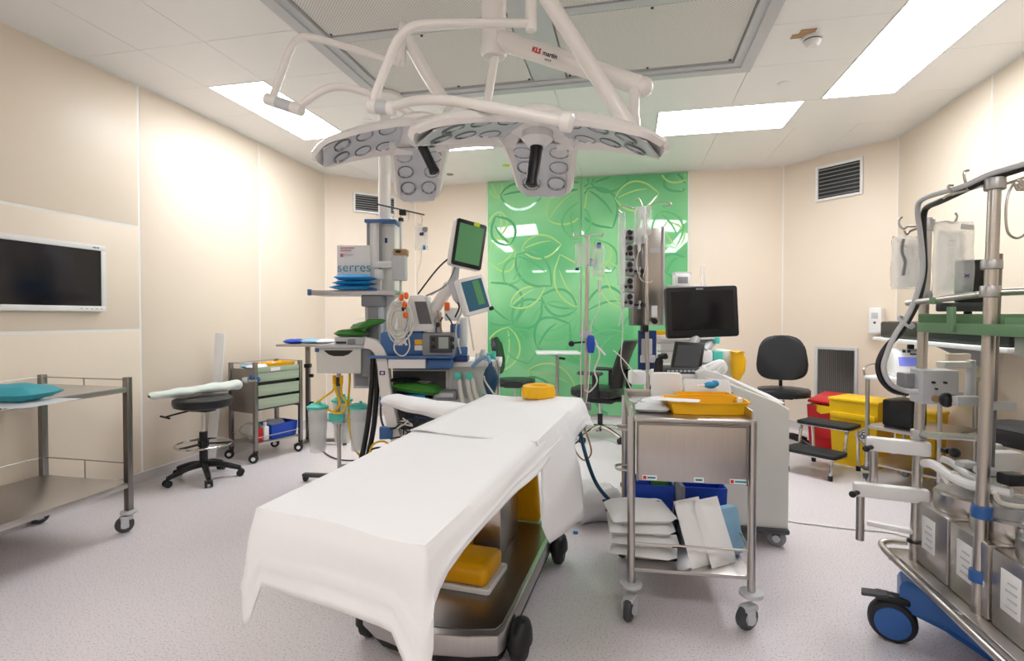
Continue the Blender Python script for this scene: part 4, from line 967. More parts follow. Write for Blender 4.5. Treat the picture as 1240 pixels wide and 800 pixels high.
# blue monitor-defibrillator on the top shelf
m = thing('defibrillator', 'blue and grey monitor-defibrillator on the anaesthesia machine shelf', 'defibrillator', pd(500, 431, ad + .15), YAW)
zsh = pd(500, 431, ad - .04).z
def Mx(nm, mt, x0, y0, x1, y1, dep, th, bev=.004, yaw=0.0, par=None): 
    b = B(); cb(b, x0, y0, x1, y1, dep, th, bev, yaw); return b.build(nm, mt, par or m, world=True)
Mx('casing', 'steelblue', 460, 402, 512, 430.5, ad + .02, .30, .02)
Mx('front_housing', 'mgrey', 511, 403, 550, 431, ad - .01, .28, .014)
Mx('display_bezel', 'dgrey', 520, 406, 548, 427, ad - .02, .03, .008)
Mx('display', 'lcdgrey', 531, 408, 543, 422, ad - .024, .01, .001)
for (x, y) in ((522, 408), (522, 417), (545, 408), (545, 417)):
    Mx('dial_button', 'black', x, y, x + 5, y + 5.5, ad - .03, .02, .004)
Mx('yellow_label', 'yellow', 502, 411, 512, 417, ad + .015, .006, 0); Mx('white_label', 'paper', 502, 418, 512, 424, ad + .015, .006, 0)
# small white patient monitor on top of it
m = thing('patient_monitor', 'white patient monitor with a dark slanted screen on top of the blue defibrillator', 'monitor', pd(512, 402, ad + .15), YAW)
b = B(); k = (ad + .1) / F_PX
T = frame(pd(512, 380, ad + .24), RT, V((0, 0, 1)))
b.prism([(-14 * k, -21 * k), (19 * k, -21 * k), (17 * k, -16 * k), (10 * k, 21 * k), (4 * k, 23 * k), (-9 * k, 22 * k), (-13 * k, 12 * k)], .22, T, bev=.012); b.build('casing', 'white', m, world=True)
b = B(); T2 = frame(pd(512, 380, ad + .018), RT, V((0, 0, 1))); k2 = (ad + .018) / F_PX
b.prism([(-4 * k2, -12 * k2), (11 * k2, -12 * k2), (4 * k2, 15 * k2), (-10 * k2, 15 * k2)], .006, T2); b.build('screen', 'screengrey', m, world=True)
b = B(); b.cyl(pd(528, 393, ad + .0), pd(532, 393, ad), .016, seg=12, bev=.003); b.build('dial', 'black', m, world=True)
b = B(); cb(b, 503, 357, 509, 362, ad + .06, .05, .008); b.build('warning_light', 'orange', m, world=True)
# coil of monitoring cables hanging in front
m = thing('cable_bundle', 'coiled bundle of cream monitoring cables hanging left of the white patient monitor', 'cables', pd(484, 430, ad - .06))
rnd = random.Random(4)
for k in range(11):
    cx, cy = 484 + rnd.uniform(-3, 3), 388 + rnd.uniform(-4, 4); rx_, ry_ = rnd.uniform(9, 15), rnd.uniform(14, 24); a0 = rnd.uniform(0, 6)
    b = B(); b.tube([pd(cx + rx_ * math.cos(a0 + j * PI / 5), cy + ry_ * math.sin(a0 + j * PI / 5), ad - .05 - .05 * rnd.random()) for j in range(10)], .0055, seg=6, smooth=3, closed=True); b.build('cable_loop', 'hosew' if k % 3 else 'lgrey', m, world=True)
for k in range(8):
    x = 478 + k * 1.7
    b = B(); b.tube([pd(484 + (k - 4) * .8, 366, ad - .06), pd(x, 385, ad - .08), pd(x + rnd.uniform(-3, 3), 402, ad - .07), pd(x + rnd.uniform(-4, 4), 418, ad - .06)], .005, seg=6, smooth=4); b.build('cable_strand', 'hosew', m, world=True)
b = B(); b.tube([pd(482, 404, ad - .06), pd(477, 420, ad - .05), pd(482, 429, ad - .05), pd(490, 430, ad - .05), pd(496, 420, ad - .05), pd(494, 405, ad - .06)], .005, seg=6, smooth=5); b.build('cable_strand', 'hosew', m, world=True)
b = B(); cb(b, 480, 398, 490, 416, ad - .08, .03, .006); b.build('connector_block', 'offwhite', m, world=True)
for (x, y) in ((486, 360), (492, 358), (490, 369), (491, 381)):
    b = B(); b.sph(pd(x, y, ad - .09), .017, (1, 1, 1.5)); b.build('plug', 'orange', m, world=True)
b = B(); b.sph(pd(489, 374, ad - .085), .017); b.build('plug', 'black', m, world=True)
# green-screen monitor and second monitor on a jointed arm
def monitor(name, lab, cx, cy, wpx, hpx, dep, yaw, roll, scr, bez, body, pitch=0.0, shear=0):
    c = pd(cx, cy, dep); k = dep / F_PX
    T = M.Translation(c) @ M.Rotation(YAW + yaw, 4, 'Z') @ M.Rotation(PI / 2 + pitch, 4, 'X') @ M.Rotation(roll, 4, 'Z')
    mm = thing(name, lab, 'monitor', c)
    w_, h_ = wpx * k, hpx * k
    def P_(nm, mt, poly, z0, h, bev=.004):
        b = B(); b.prism(poly, h, T @ M.Translation((0, 0, z0)), bev=bev); return b.build(nm, mt, mm, world=True)
    P_('casing', body, rrect(w_, h_, .02), -.06, .06, .008)
    P_('bezel', bez, rrect(w_ * .97, h_ * .97, .018), .0, .008, .003)
    P_('screen', scr, rrect(w_ * .78, h_ * .80, .004), .008, .002, 0)
    return mm, T, k
mm, T, k = monitor('vital_signs_monitor', 'portrait monitor with a dark bezel and plain green screen above the anaesthesia machine', 568, 296, 42, 58, 3.75, .55, -.16, 'screeng', 'black', 'offwhite')
b = B(); b.box((0, 0, 0), (8 * k, 5 * k, .003)); b.bm.transform(T @ M.Translation((6 * k, 26 * k, .0095))); b.build('sticker', 'lime', mm, world=True)
b = B(); b.box((-.02, 0, -.09), (.16, .26, .07), .012); b.bm.transform(T); b.build('rear_housing', 'offwhite', mm, world=True)
mm2, T, k = monitor('ventilator_screen', 'white-framed ventilator screen with blue display tilted below the green monitor', 575, 357, 36, 46, 3.7, .50, .24, 'screenb', 'white', 'white', pitch=-.15)
for j in range(9):
    b = B(); b.box((0, 0, 0), (.03, .005, .004)); b.bm.transform(T @ M.Translation((-.082, -.09 + .021 * j, -.03))); b.build('cooling_fin', 'lgrey', mm2, world=True)
b = B(); b.box((0, 0, 0), (9 * k, 30 * k, .0025)); b.bm.transform(T @ M.Translation((5 * k, 2 * k, .0095))); b.build('screen_panel', 'screeng', mm2, world=True)
b = B(); b.cyl((0, 0, 0), (0, 0, .03), .014, seg=12); b.bm.transform(T @ M.Translation((15 * k, -21 * k, .0))); b.build('dial', 'black', mm2, world=True)
m = thing('monitor_stand', 'white jointed support arm carrying the two monitors over the anaesthesia machine', 'monitor stand', pd(535, 400, 3.9))
b = B(); b.tube([pd(520, 385, 3.92), pd(530, 368, 3.9), pd(545, 345, 3.88)], .045, seg=12, smooth=3); b.build('arm', 'lampwhite', m, world=True)
b = B(); b.tube([pd(548, 340, 3.86), pd(552, 352, 3.82), pd(556, 362, 3.80), pd(562, 356, 3.78)], .038, seg=12, smooth=3); b.build('joint', 'lgrey', m, world=True)
b = B(); b.tube([pd(553, 300, 3.84), pd(552, 325, 3.86), pd(550, 342, 3.86)], .028, seg=12, smooth=2); b.build('upright', 'lgrey', m, world=True)
b = B(); b.cyl(pd(530, 378, 3.95), pd(530, 440, 3.95), .03, seg=12); b.build('post', 'lgrey', m, world=True)
for k, (x0, y0, x1, y1, x2, y2, c_) in enumerate(((548, 309, 530, 325, 506, 356, 'black'), (556, 318, 545, 340, 522, 357, 'lgrey'), (553, 320, 540, 345, 516, 358, 'mgrey'), (552, 362, 556, 372, 551, 384, 'black'), (556, 364, 562, 378, 572, 374, 'black'), (530, 376, 534, 398, 540, 416, 'woodk'), (540, 380, 548, 394, 546, 412, 'dgrey'), (560, 372, 552, 400, 558, 428, 'lgrey'), (536, 384, 528, 400, 536, 414, 'dgrey'), (566, 376, 570, 400, 574, 424, 'hosew'))):
    b = B(); b.tube([pd(x0, y0, 3.80), pd(x1, y1, 3.76), pd(x2, y2, 3.78)], .006, seg=6, smooth=6); b.build('cable', c_, m, world=True)
b = B(); cb(b, 538, 372, 556, 388, 3.86, .10, .01); b.build('junction_box', 'white', m, world=True)
b = B(); cb(b, 538, 366, 544, 376, 3.84, .04, .006); b.build('warning_tag', 'orange', m, world=True)
b = B(); cb(b, 545, 392, 556, 410, 3.90, .12, .01); b.build('module', 'steelblue', m, world=True)
b = B(); cb(b, 556, 384, 566, 440, 3.96, .06, .01); b.build('module', 'white', m, world=True)
# packs on the middle shelf
zs = pd(500, 486, ad + .10).z
p = pd(506, 478, ad + .12); packet('green_packet', 'long green packet lying on the middle shelf of the anaesthesia machine', 'packet', 'greenpk', .36, .20, .07, (p.x, p.y, zs + .05), YAW - .15, 74, ry=.12)
p = pd(500, 486, ad + .16); b = B(); openbox(b, .24, .20, .055, flare=.05); o = b.build('ribbed_tray', 'skyblue'); o.location = (p.x - .02, p.y, zs + .0005); o.rotation_euler.z = YAW; tag(o, 'ribbed light blue tray under the green packet', 'tray')
p = pd(490, 470, ad + .10); packet('black_pouch', 'black pouch tucked under the blue shelf of the anaesthesia machine', 'pouch', 'black', .22, .12, .03, (p.x, p.y, zs + .145), YAW, 75)
t3 = thing('gas_module', 'grey module with a white control panel at the right of the middle shelf', 'module', pd(540, 480, ad + .1), YAW)
b = B(); cb(b, 524, 474, 552, 486, ad + .05, .20, .006); b.build('casing', 'mgrey', t3, world=True)
b = B(); cb(b, 526, 476, 549, 481, ad + .046, .01, .001); b.build('panel', 'lgrey', t3, world=True)
for o_ in [q for q in bpy.data.objects if q.name.startswith('green_packet') and q.type == 'MESH']:
    xs = [v.co for v in o_.data.vertices]; hz = max(v.z for v in xs)
    for k, (c_, y_) in enumerate((('paper', -.03), ('greenlt', .02), ('paper', .05))):
        b = B(); top = {}
        def ht(x, y): return min(xs, key=lambda q: (q.x - x) ** 2 + (q.y - y) ** 2 - q.z * .002).z
        b.grid(lambda u, v: V(((u - .5) * .17, y_ + (v - .5) * .012, hz * 1.0 + .0015 - .006 * abs(2 * u - 1) ** 2)), 8, 1, thick=.001); b.build('print_band', c_, o_)
# cable tangle below, hoses at its side
m = thing('cable_tangle', 'dark tangle of cables and plugs under the arm board beside the curved white post', 'cables', pd(500, 545, ad - .1))
for k in range(14):
    x, y = 482 + rnd.uniform(0, 34), 506 + rnd.uniform(0, 28)
    b = B(); b.tube([pd(x + rnd.uniform(-14, 14), y + rnd.uniform(-12, 12), ad + rnd.uniform(-.1, .05)) for j in range(5)], .006, seg=6, smooth=5); b.build('cable', ['black', 'dgrey', 'black', 'hosew', 'navy'][k % 5], m, world=True)
m = thing('gas_hoses', 'black and coloured gas hoses hanging behind the curved white post', 'hoses', pd(448, 545, ad + .15))
for k, (pts, c_, r_) in enumerate((([(452, 432), (450, 470), (446, 510), (440, 545), (436, 560)], 'black', .020), ([(458, 440), (456, 480), (452, 520), (444, 560)], 'black', .020), ([(462, 470), (461, 500), (464, 515), (470, 520)], 'dgrey', .008),
                         ([(446, 552), (452, 538), (464, 534), (474, 540)], 'hosey', .008), ([(444, 558), (456, 546), (468, 540)], 'blue', .008), ([(440, 556), (448, 545), (462, 542), (470, 552)], 'black', .007))):
    b = B(); b.tube([pd(x, y, ad + .20 - .05 * (k > 1)) for x, y in pts], r_, seg=8, smooth=5); b.build('hose', c_, m, world=True)
m = thing('foot_pedal_box', 'blue box hanging low beside the curved white post', 'pedal box', pd(466, 530, ad))
b = B(); cb(b, 458, 518, 474, 532, ad - .03, .08, .008, yaw=.2); b.build('box', 'steelblue', m, world=True)
b = B(); cb(b, 459, 480, 464, 492, ad + .12, .05, .006); b.build('connector', 'steelblue', m, world=True)
# wrapped arm board attached to the operating table
t = thing('table_arm_board', 'white-wrapped arm board sticking out to the left of the operating table', 'arm board', (-1.15, 2.86, .72))
a, c = V((-.87, 2.80, .765)), V((-1.42, 2.98, .80))
def bf2(u, v):
    d = (c - a); n = V((-d.y, d.x, 0)).normalized(); an = 2 * PI * v; k = (1.25 - .35 * u) * (1 if .03 < u < .97 else .5)
    wv = 1 + .06 * math.sin(u * 15 + an * 2)
    return a + d * u + n * (.10 * k * math.copysign(abs(math.cos(an)) ** .6, math.cos(an)) * wv) + V((0, 0, .035 * math.sin(an) * k * wv - .03 * u * (1 - u)))
b = B(); b.grid(bf2, 22, 14); b.build('wrapping', 'sheet', t, world=True, ang=70)
# ================================================================== BACK OF THE ROOM
def chair(name, lab, loc, rz, backw=.42, backh=.46, seat_z=.50, base='black', group=None, a0=.3):
    t = thing(name, lab, 'chair', loc, rz, group)
    star_base(t, .28, base, 5, a0, .10)
    b = B(); b.cyl((0, 0, .10), (0, 0, .30), .028, seg=14); b.build('column_sleeve', 'black', t)
    b = B(); b.cyl((0, 0, .30), (0, 0, seat_z - .06), .013, seg=12); b.build('gas_lift', 'chrome', t)
    b = B(); b.box((0, .02, seat_z - .05), (.16, .20, .03), .006); b.build('seat_plate', 'black', t)
    b = B(); b.prism(rrect(.46, .44, .14, 6), .07, M.Translation((0, -.01, seat_z - .035)), bev=.028); b.build('seat', 'vinyl', t)
    pl = []
    for k in range(36):
        a = 2 * PI * k / 36; ca, sa = math.cos(a), math.sin(a)
        cy_ = math.copysign(abs(sa) ** .62, sa); pl.append((math.copysign(abs(ca) ** .62, ca) * backw / 2 * (1 - .12 * cy_), cy_ * backh / 2))
    b = B(); b.prism(pl, .06, bev=.024)
    for v in b.bm.verts: v.co.z += .55 * v.co.x ** 2
    b.bm.transform(M.Translation((0, .25, seat_z + .09 + backh / 2)) @ rotm(rx=PI / 2 - .14))
    b.build('backrest', 'vinyl', t, ang=70)
    b = B(); b.tube([(0, .06, seat_z - .05), (0, .22, seat_z - .04), (0, .29, seat_z + .04), (0, .28, seat_z + .20)], .018, seg=10); b.build('back_support', 'black', t)
    return t
c1 = pz(614, 470, .50)
chair('swivel_chair', 'black swivel chair seen side-on in front of the left green glass panel', (c1.x, 6.15, 0), YAW + D(80), backw=.40, backh=.44, seat_z=.52)
chair('swivel_chair', 'black padded swivel chair on the right beside the steel wall grille', (1.52, 5.70, 0), YAW + D(-22), backw=.46, backh=.46, seat_z=.55, a0=.65)
# white over-bed table
p = pz(674, 430, .87)
t = thing('overbed_table', 'white-topped table on a single steel post in front of the green glass', 'table', (p.x - .06, 6.35, 0), YAW)
b = B(); b.box((0, 0, .865), (.52, .36, .03), .008); b.build('table_top', 'white', t)
b = B(); b.cyl((.0, 0, .06), (.0, 0, .85), .020, seg=14); b.build('post', 'steel', t)
b = B(); b.cyl((.02, -.03, .80), (.09, -.05, .79), .014, seg=10); b.build('knob', 'black', t)
b = B(); b.box((0, 0, .045), (.5, .06, .03), .006); b.box((0, 0, .045), (.06, .40, .03), .006); b.build('base', 'alu', t)
for (x, y) in ((-.22, 0), (.22, 0), (0, -.18), (0, .18)):
    b = B(); b.cyl((x, y, 0), (x, y, .032), .022, seg=12); b.build('foot', 'rubber', t)
# office chair with mesh back and chrome base
q = pz(733, 512, 0)
t = thing('office_chair', 'black office chair with armrests and chrome base before the right green glass panel', 'chair', (-.28, 5.72, 0), YAW + D(-118))
star_base(t, .33, 'chrome', 5, 1.0, .10, .03)
b = B(); b.cyl((0, 0, .09), (0, 0, .26), .028, seg=14); b.build('column_sleeve', 'black', t)
b = B(); b.cyl((0, 0, .26), (0, 0, .40), .016, seg=12); b.build('gas_lift', 'chrome', t)
b = B(); b.box((0, .02, .42), (.24, .30, .07), .02); b.build('mechanism', 'black', t)
b = B(); b.prism(rrect(.50, .50, .12, 6), .085, M.Translation((0, -.03, .455)), bev=.03); b.build('seat', 'vinyl', t)
def mb(u, v):
    a = (u - .5) * 2; return V((a * (.235 - .03 * v), .23 + .14 * v - .05 * (a * a) + .035 * math.sin(PI * v) * -1, .56 + .50 * v))
b = B(); b.grid(mb, 10, 12, thick=.03); b.build('backrest', 'black', t, ang=70)
b = B(); b.tube([(0, .05, .42), (0, .26, .44), (0, .31, .58), (0, .30, .75)], .028, seg=10); b.build('back_support', 'black', t)
for s in (-1, 1):
    b = B(); b.box((s * .27, .04, .58), (.03, .07, .24), .01); b.build('arm_post', 'black', t)
    b = B(); b.box((s * .27, -.02, .715), (.09, .26, .035), .014); b.build('arm_pad', 'dgrey', t)
# ---- infusion pole clamped to the table head, with bags
pq = pd(708, 495, 3.32)
t = thing('table_infusion_pole', 'tall thin infusion pole clamped at the head end of the operating table', 'infusion pole', (pq.x, pq.y, .58))
b = B(); b.cyl((pq.x, pq.y, .58), pd(712, 285, 3.32), .012, seg=12); b.build('pole', 'steel', t, world=True)
for s in (-1, 1):
    b = B(); b.tube([pd(712, 286, 3.32), pd(712 + s * 10, 284, 3.32), pd(712 + s * 17, 286, 3.32), pd(712 + s * 18, 282, 3.32)], .005, seg=8); b.build('hook', 'steel', t, world=True)
for (y, m) in ((404, 'lgrey'), (492, 'mgrey')):
    b = B(); cb(b, 703, y - 4, 716, y + 5, 3.29, .05, .006); b.build('clamp', m, t, world=True)
b = B(); b.cyl(pd(694, 415, 3.3), pd(708, 414, 3.3), .006, seg=8); b.sph(pd(692, 416, 3.3), .019); b.build('clamp_knob', 'black', t, world=True)
b = B(); b.tube([pd(694, 503, 3.25), pd(700, 497, 3.25), pd(708, 490, 3.28)], .013, seg=8); b.sph(pd(699, 496, 3.22), .018); b.build('rail_clamp', 'dgrey', t, world=True)
for k, (x, lab) in enumerate(((704, 'clear infusion bag on the left hook of the table infusion pole'), (723, 'clear infusion bag with a blue label on the right hook of the table infusion pole'))):
    g = thing('infusion_bag', lab, 'infusion bag', pd(x, 310, 3.30), group='infusion bags')
    b = B(); pkg(b, .085, .20 if k else .15, .04, 80 + k); b.bm.transform(frame(pd(x, 308 if k == 0 else 316, 3.29), RT, (0, 0, 1))); b.build('bag', 'plastic', g, world=True)
    if k:
        b = B(); cb(b, 714.5, 313, 723, 322, 3.26, .004); b.build('label', 'paleblue', g, world=True)
        b = B(); cb(b, 716, 314.5, 721.5, 320.5, 3.257, .004); b.build('label_print', 'paper', g, world=True)
        b = B(); cb(b, 723, 293, 728, 300, 3.27, .02, .004); b.build('cap', 'blue', g, world=True)
        b = B(); b.lathe([(0, .04), (.012, .04), (.012, -.03), (.004, -.04), (0, -.04)], pd(726, 347, 3.29), seg=10); b.build('drip_chamber', 'plastic', g, world=True)
        pts = [(726, 338), (726, 360), (724, 378), (717, 390), (715, 408), (714, 440), (711, 480), (705, 500)]
    else:
        b = B(); cb(b, 697, 324, 701, 327, 3.28, .02, .003); b.build('clip', 'inkblue', g, world=True)
        pts = [(704, 332), (702, 360), (705, 400), (703, 440), (704, 480), (700, 500)]
    b = B(); b.tube([pd(x_, y_, 3.28) for x_, y_ in pts], .0035, seg=6, smooth=6); b.build('drip_line', 'hosew', g, world=True)
g = thing('pressure_bulb', 'blue squeeze bulb with white tubing on the table infusion pole', 'bulb', pd(716, 416, 3.28))
b = B(); b.lathe([(0, -.06), (.02, -.055), (.024, -.03), (.026, 0), (.024, .03), (.018, .05), (0, .055)], pd(715.5, 416, 3.26), seg=14); b.build('bulb', 'blue', g, world=True)
b = B(); b.tube([pd(716, 404, 3.26), pd(722, 415, 3.26), pd(726, 430, 3.26), pd(720, 448, 3.26), pd(723, 462, 3.26), pd(714, 474, 3.26), pd(708, 472, 3.28)], .005, seg=6, smooth=6); b.build('tubing', 'hosew', g, world=True)
b = B(); b.tube([pd(722, 418, 3.26), pd(728, 424, 3.26), pd(733, 430, 3.26)], .006, seg=6, smooth=4); b.build('branch', 'white', g, world=True)
# cables and hose hanging from the table head to the floor
g = thing('suction_tubing', 'teal suction hose running from the table head down to the floor', 'hose', pz(742, 605, 0.01))
b = B(); b.tube([pd(701, 512, 3.2), pd(704, 530, 3.1), pd(712, 560, 3.0), pd(722, 585, 2.98), pd(735, 602, 2.95), pz(748, 612, .25), pz(760, 622, .2)], .011, seg=8, smooth=6); b.build('hose', 'bagblue', g, world=True)
g = thing('lead_wires', 'thin looped sensor wires hanging under the head end of the sheet', 'wires', pd(695, 530, 3.2))
for k, pts in enumerate(([(703, 505), (712, 530), (716, 548), (708, 557), (698, 548), (692, 532)], [(688, 532), (684, 536), (690, 540), (700, 534), (702, 528), (694, 526), (688, 530)], [(694, 524), (685, 533), (692, 538), (698, 531)])):
    b = B(); b.tube([pd(x, y, 3.15 + .02 * k) for x, y in pts], .005, seg=6, smooth=6); b.build('wire', ['woodk', 'dgrey', 'mgrey'][k], g, world=True)
# waste bag on the floor and small blue cap
p = pz(722, 628, 0)
b = B(); pkg(b, .36, .30, .21, 91, n=12, rough=.5)
o = b.build('waste_bag', 'paper', ang=70); o.location = (p.x - .02, p.y + .02, .0); o.rotation_euler.z = .5; tag(o, 'crumpled white paper bag lying on the floor behind the trolley', 'bag')
p = pz(697, 646, 0); b = B(); b.box((0, 0, .008), (.03, .016, .016), .006); o = b.build('blue_fragment', 'skyblue'); o.location = p; tag(o, 'tiny blue plastic scrap lying on the floor beside the table base', 'scrap')
# ================================================================== INFUSION PUMP TOWER
td = 3.95
tp = pd(787, 480, td)
t = thing('pump_tower', 'steel infusion pump rack with black knobs on a pole before the green glass', 'pump rack', (tp.x, tp.y, 0), YAW)
def K_(nm, m, x0, y0, x1, y1, dep, th, bev=.003, yaw=0.0, par=None, rx=0.0):
    b = B(); cb(b, x0, y0, x1, y1, dep, th, bev, yaw, rx); return b.build(nm, m, par or t, world=True)
b = B(); b.cyl((tp.x, tp.y, .06), pd(781, 262, td), .015, seg=14); b.build('pole', 'steel', t, world=True)
for k in range(5):
    a = .6 + 2 * PI * k / 5; b = B(); b.box((tp.x + .10 * math.cos(a), tp.y + .10 * math.sin(a), .06), (.20, .04, .03), .006, rot=rotm(rz=a)); b.build('base_arm', 'alu', t, world=True)
    b = B(); b.cyl((tp.x + .19 * math.cos(a), tp.y + .19 * math.sin(a) - .012, .025), (tp.x + .19 * math.cos(a), tp.y + .19 * math.sin(a) + .012, .025), .025, seg=12); b.build('castor_wheel', 'rubber', t, world=True)
K_('rack_front', 'steel', 769, 276, 802, 394, td + .06, .02, .003)
K_('rack_side', 'darksteel', 767, 297, 779, 394, td + .055, .16, .003)
K_('rack_edge', 'alu', 802, 274, 805, 394, td + .05, .16, .003)
K_('type_plate', 'lgrey', 787, 300, 799, 306, td + .055, .006, 0)
K_('type_plate', 'paper', 789, 370, 796, 384, td + .055, .006, 0)
b = B(); b.cyl(pd(793, 389, td + .06), pd(793, 389, td + .02), .022, seg=14, bev=.004); b.build('rack_knob', 'black', t, world=True)
for y in (289, 328, 369):
    for x in (775, 784):
        K_('clamp_bar', 'lgrey', x - 1.2, y - 5, x + 1.2, y + 5, td - .01, .08, .003)
    b = B(); b.cyl(pd(768, y, td), pd(778, y, td), .008, seg=8); b.sph(pd(778, y, td - .01), .018); b.build('clamp_screw', 'black', t, world=True)
for i, y in enumerate((285, 304, 324, 344, 363)):
    pu = K_('syringe_pump', 'lgrey', 756, y - 8, 768, y + 9, td + .02, .14, .006)
    for (x, yy, r_) in ((763, y - 4, .022), (764, y + 3, .018), (758, y + 3, .012)):
        b = B(); b.cyl(pd(x, yy, td + .02), pd(x - .5, yy, td - .03), r_, r_ * .8, seg=12, bev=.003); b.build('pump_knob', 'black', pu, world=True)
b = B(); b.tube([pd(781, 262, td), pd(790, 247, td), pd(802, 244, td), pd(811, 245, td), pd(812, 249, td), pd(803, 250, td)], .005, seg=8); b.build('hook', 'steel', t, world=True)
b = B(); b.tube([pd(780, 255, td), pd(776, 244, td), pd(773, 240, td), pd(771, 243, td)], .005, seg=8); b.build('hook', 'steel', t, world=True)
b = B(); b.tube([pd(780, 258, td), pd(764, 251, td), pd(754, 249, td), pd(749, 254, td), pd(753, 258, td)], .005, seg=8); b.build('hook', 'steel', t, world=True)
K_('hook_hub', 'white', 776, 250, 783, 262, td - .02, .05, .006)
K_('mount_collar', 'black', 777, 393, 786, 402, td - .03, .06, .01)
K_('blue_panel', 'navy', 773, 400, 795, 448, td + .04, .02, .004)
K_('panel_cover', 'lgrey', 777, 410, 790, 430, td + .03, .02, .004); K_('panel_cover', 'lgrey', 776, 430, 794, 439, td + .02, .03, .004)
K_('cup_holder', 'white', 764, 449, 783, 466, td - .06, .12, .02)
for k, (x, y0, y1, w, lab) in enumerate(((774, 251, 295, .085, 'clear infusion bag hanging at the front of the pump rack hooks'), (752, 258, 345, .06, 'long empty clear bag hanging at the left of the pump rack'), (782, 250, 285, .07, 'small clear infusion bag behind on the pump rack hooks'))):
    g = thing('infusion_bag', lab, 'infusion bag', pd(x, y0, td - .04), group='infusion bags')
    h = (y1 - y0) / F_PX * td
    b = B(); pkg(b, w, h, .05, 95 + k); b.bm.transform(frame(pd(x, (y0 + y1) / 2, td - .05 + .03 * k), RT, (0, 0, 1))); b.build('bag', 'plastic', g, world=True)
    b = B(); b.lathe([(0, .03), (.012, .03), (.013, -.02), (.004, -.035), (0, -.035)], pd(x, y1 + 4, td - .04), seg=10); b.build('drip_chamber', 'white' if k == 0 else 'plastic', g, world=True)
    pts = [(x, y1 + 5), (x + 1, y1 + 30), (x - 3, y1 + 50)] if k else [(x, y1 + 5), (x - 3, 320), (x + 2, 338), (x + 12, 342), (x + 16, 340)]
    b = B(); b.tube([pd(x_, y_, td - .06) for x_, y_ in pts], .0035, seg=6, smooth=6); b.build('drip_line', 'hosew', g, world=True)
g = thing('infusion_line', 'thin white infusion line looping from the pump rack towards the table', 'tubing', pd(765, 470, td - .1))
b = B(); b.tube([pd(753, 345, td - .05), pd(754, 400, td - .1), pd(752, 440, td - .1), pd(760, 462, td - .1), pd(768, 478, td - .15)], .004, seg=6, smooth=6); b.build('line', 'hosew', g, world=True)
b = B(); b.tube([pd(743, 424, td - .1), pd(752, 432, td - .1), pd(764, 446, td - .1), pd(772, 456, td - .1)], .004, seg=6, smooth=4); b.build('line', 'hosew', g, world=True)
# ================================================================== SECOND ANAESTHESIA / VENTILATOR UNIT behind
vd = 4.35
vp = pd(840, 460, vd + .2)
t = thing('ventilator_unit', 'white ventilator workstation with turquoise fittings behind the black display', 'ventilator', (vp.x, vp.y, 0), YAW)
K_('body', 'offwhite', 795, 440, 875, 555, vd + .12, .45, .02)
K_('base', 'lgrey', 790, 553, 880, 570, vd + .05, .6, .02)
for x in (797, 872):
    b = B(); pw_ = pd(x, 570, vd + .15); b.cyl((pw_.x, pw_.y - .02, .05), (pw_.x, pw_.y + .02, .05), .05, seg=18); b.build('wheel', 'rubber', t, world=True)
K_('column', 'offwhite', 800, 407, 862, 441, vd + .15, .25, .01)
K_('top_ledge', 'white', 793, 405, 868, 411, vd + .05, .36, .01); K_('seam', 'lgrey', 796, 414, 862, 416, vd + .145, .01, 0); K_('seam', 'lgrey', 796, 424, 862, 426, vd + .145, .01, 0)
for k in range(6): K_('unit_mark', 'mgrey', 812 + 2.2 * k, 407, 813.6 + 2.2 * k, 409, vd + .045, .004, 0)
b = B(); b.tube([pd(852, 424, vd + .05), pd(860, 416, vd + .1), pd(868, 408, vd + .2)], .035, seg=10); b.build('strut', 'lgrey', t, world=True)
for (x0, y0, x1, y1) in ((866, 408, 872, 416), (864, 425, 876, 437), (864, 455, 874, 466)):
    K_('turquoise_fitting', 'turq', x0, y0, x1, y1, vd + .04, .07, .008)
K_('absorber', 'white', 850, 424, 864, 440, vd + .02, .16, .02)
K_('side_box', 'offwhite', 874, 424, 889, 456, vd + .12, .2, .02)
b = B(); b.tube([pd(838, 450, vd - .05), pd(856, 444, vd - .1), pd(872, 438, vd - .12), pd(876, 444, vd - .1), pd(868, 452, vd - .08)], .022, seg=10); b.build('breathing_hose', 'white', t, world=True)
K_('module', 'mgrey', 838, 441, 862, 447, vd, .25, .005)
K_('rail', 'alu', 808, 345, 856, 348, vd + .30, .12, .004); K_('rail_post', 'lgrey', 820, 348, 828, 408, vd + .32, .06, .004)
sm = thing('small_monitor', 'tiny white module with a grey screen above the black display', 'monitor', pd(826, 345, vd + .32), YAW)
K_('casing', 'white', 818, 331, 836, 345, vd + .30, .10, .008, par=sm); K_('screen', 'mgrey', 821, 335, 833, 343, vd + .297, .006, .001, par=sm); K_('top_frame', 'lgrey', 817, 329, 838, 332, vd + .31, .08, .004, par=sm)
vb = thing('vial_stand', 'small clear tubes standing on the rail above the black display', 'tubes', pd(851, 345, vd + .33))
for x in (849, 853):
    b = B(); b.cyl(pd(x, 345, vd + .33), pd(x, 322, vd + .33), .008, seg=8); b.build('tube', 'plastic', vb, world=True)
p = pd(893, 440, vd + .05); b = B(); b.lathe([(0, -.15), (.03, -.14), (.06, -.06), (.065, .03), (.055, .09), (.07, .10), (.0, .105)], seg=14, sc=(1, .6, 1))
for v in b.bm.verts: v.co += V((math.sin(v.co.z * 60) * .008, 0, math.sin(v.co.x * 70) * .006))
o = b.build('yellow_waste_bag', 'yellow', ang=60); o.location = p; o.rotation_euler.z = YAW; tag(o, 'yellow waste bag hanging at the side of the ventilator', 'bag')
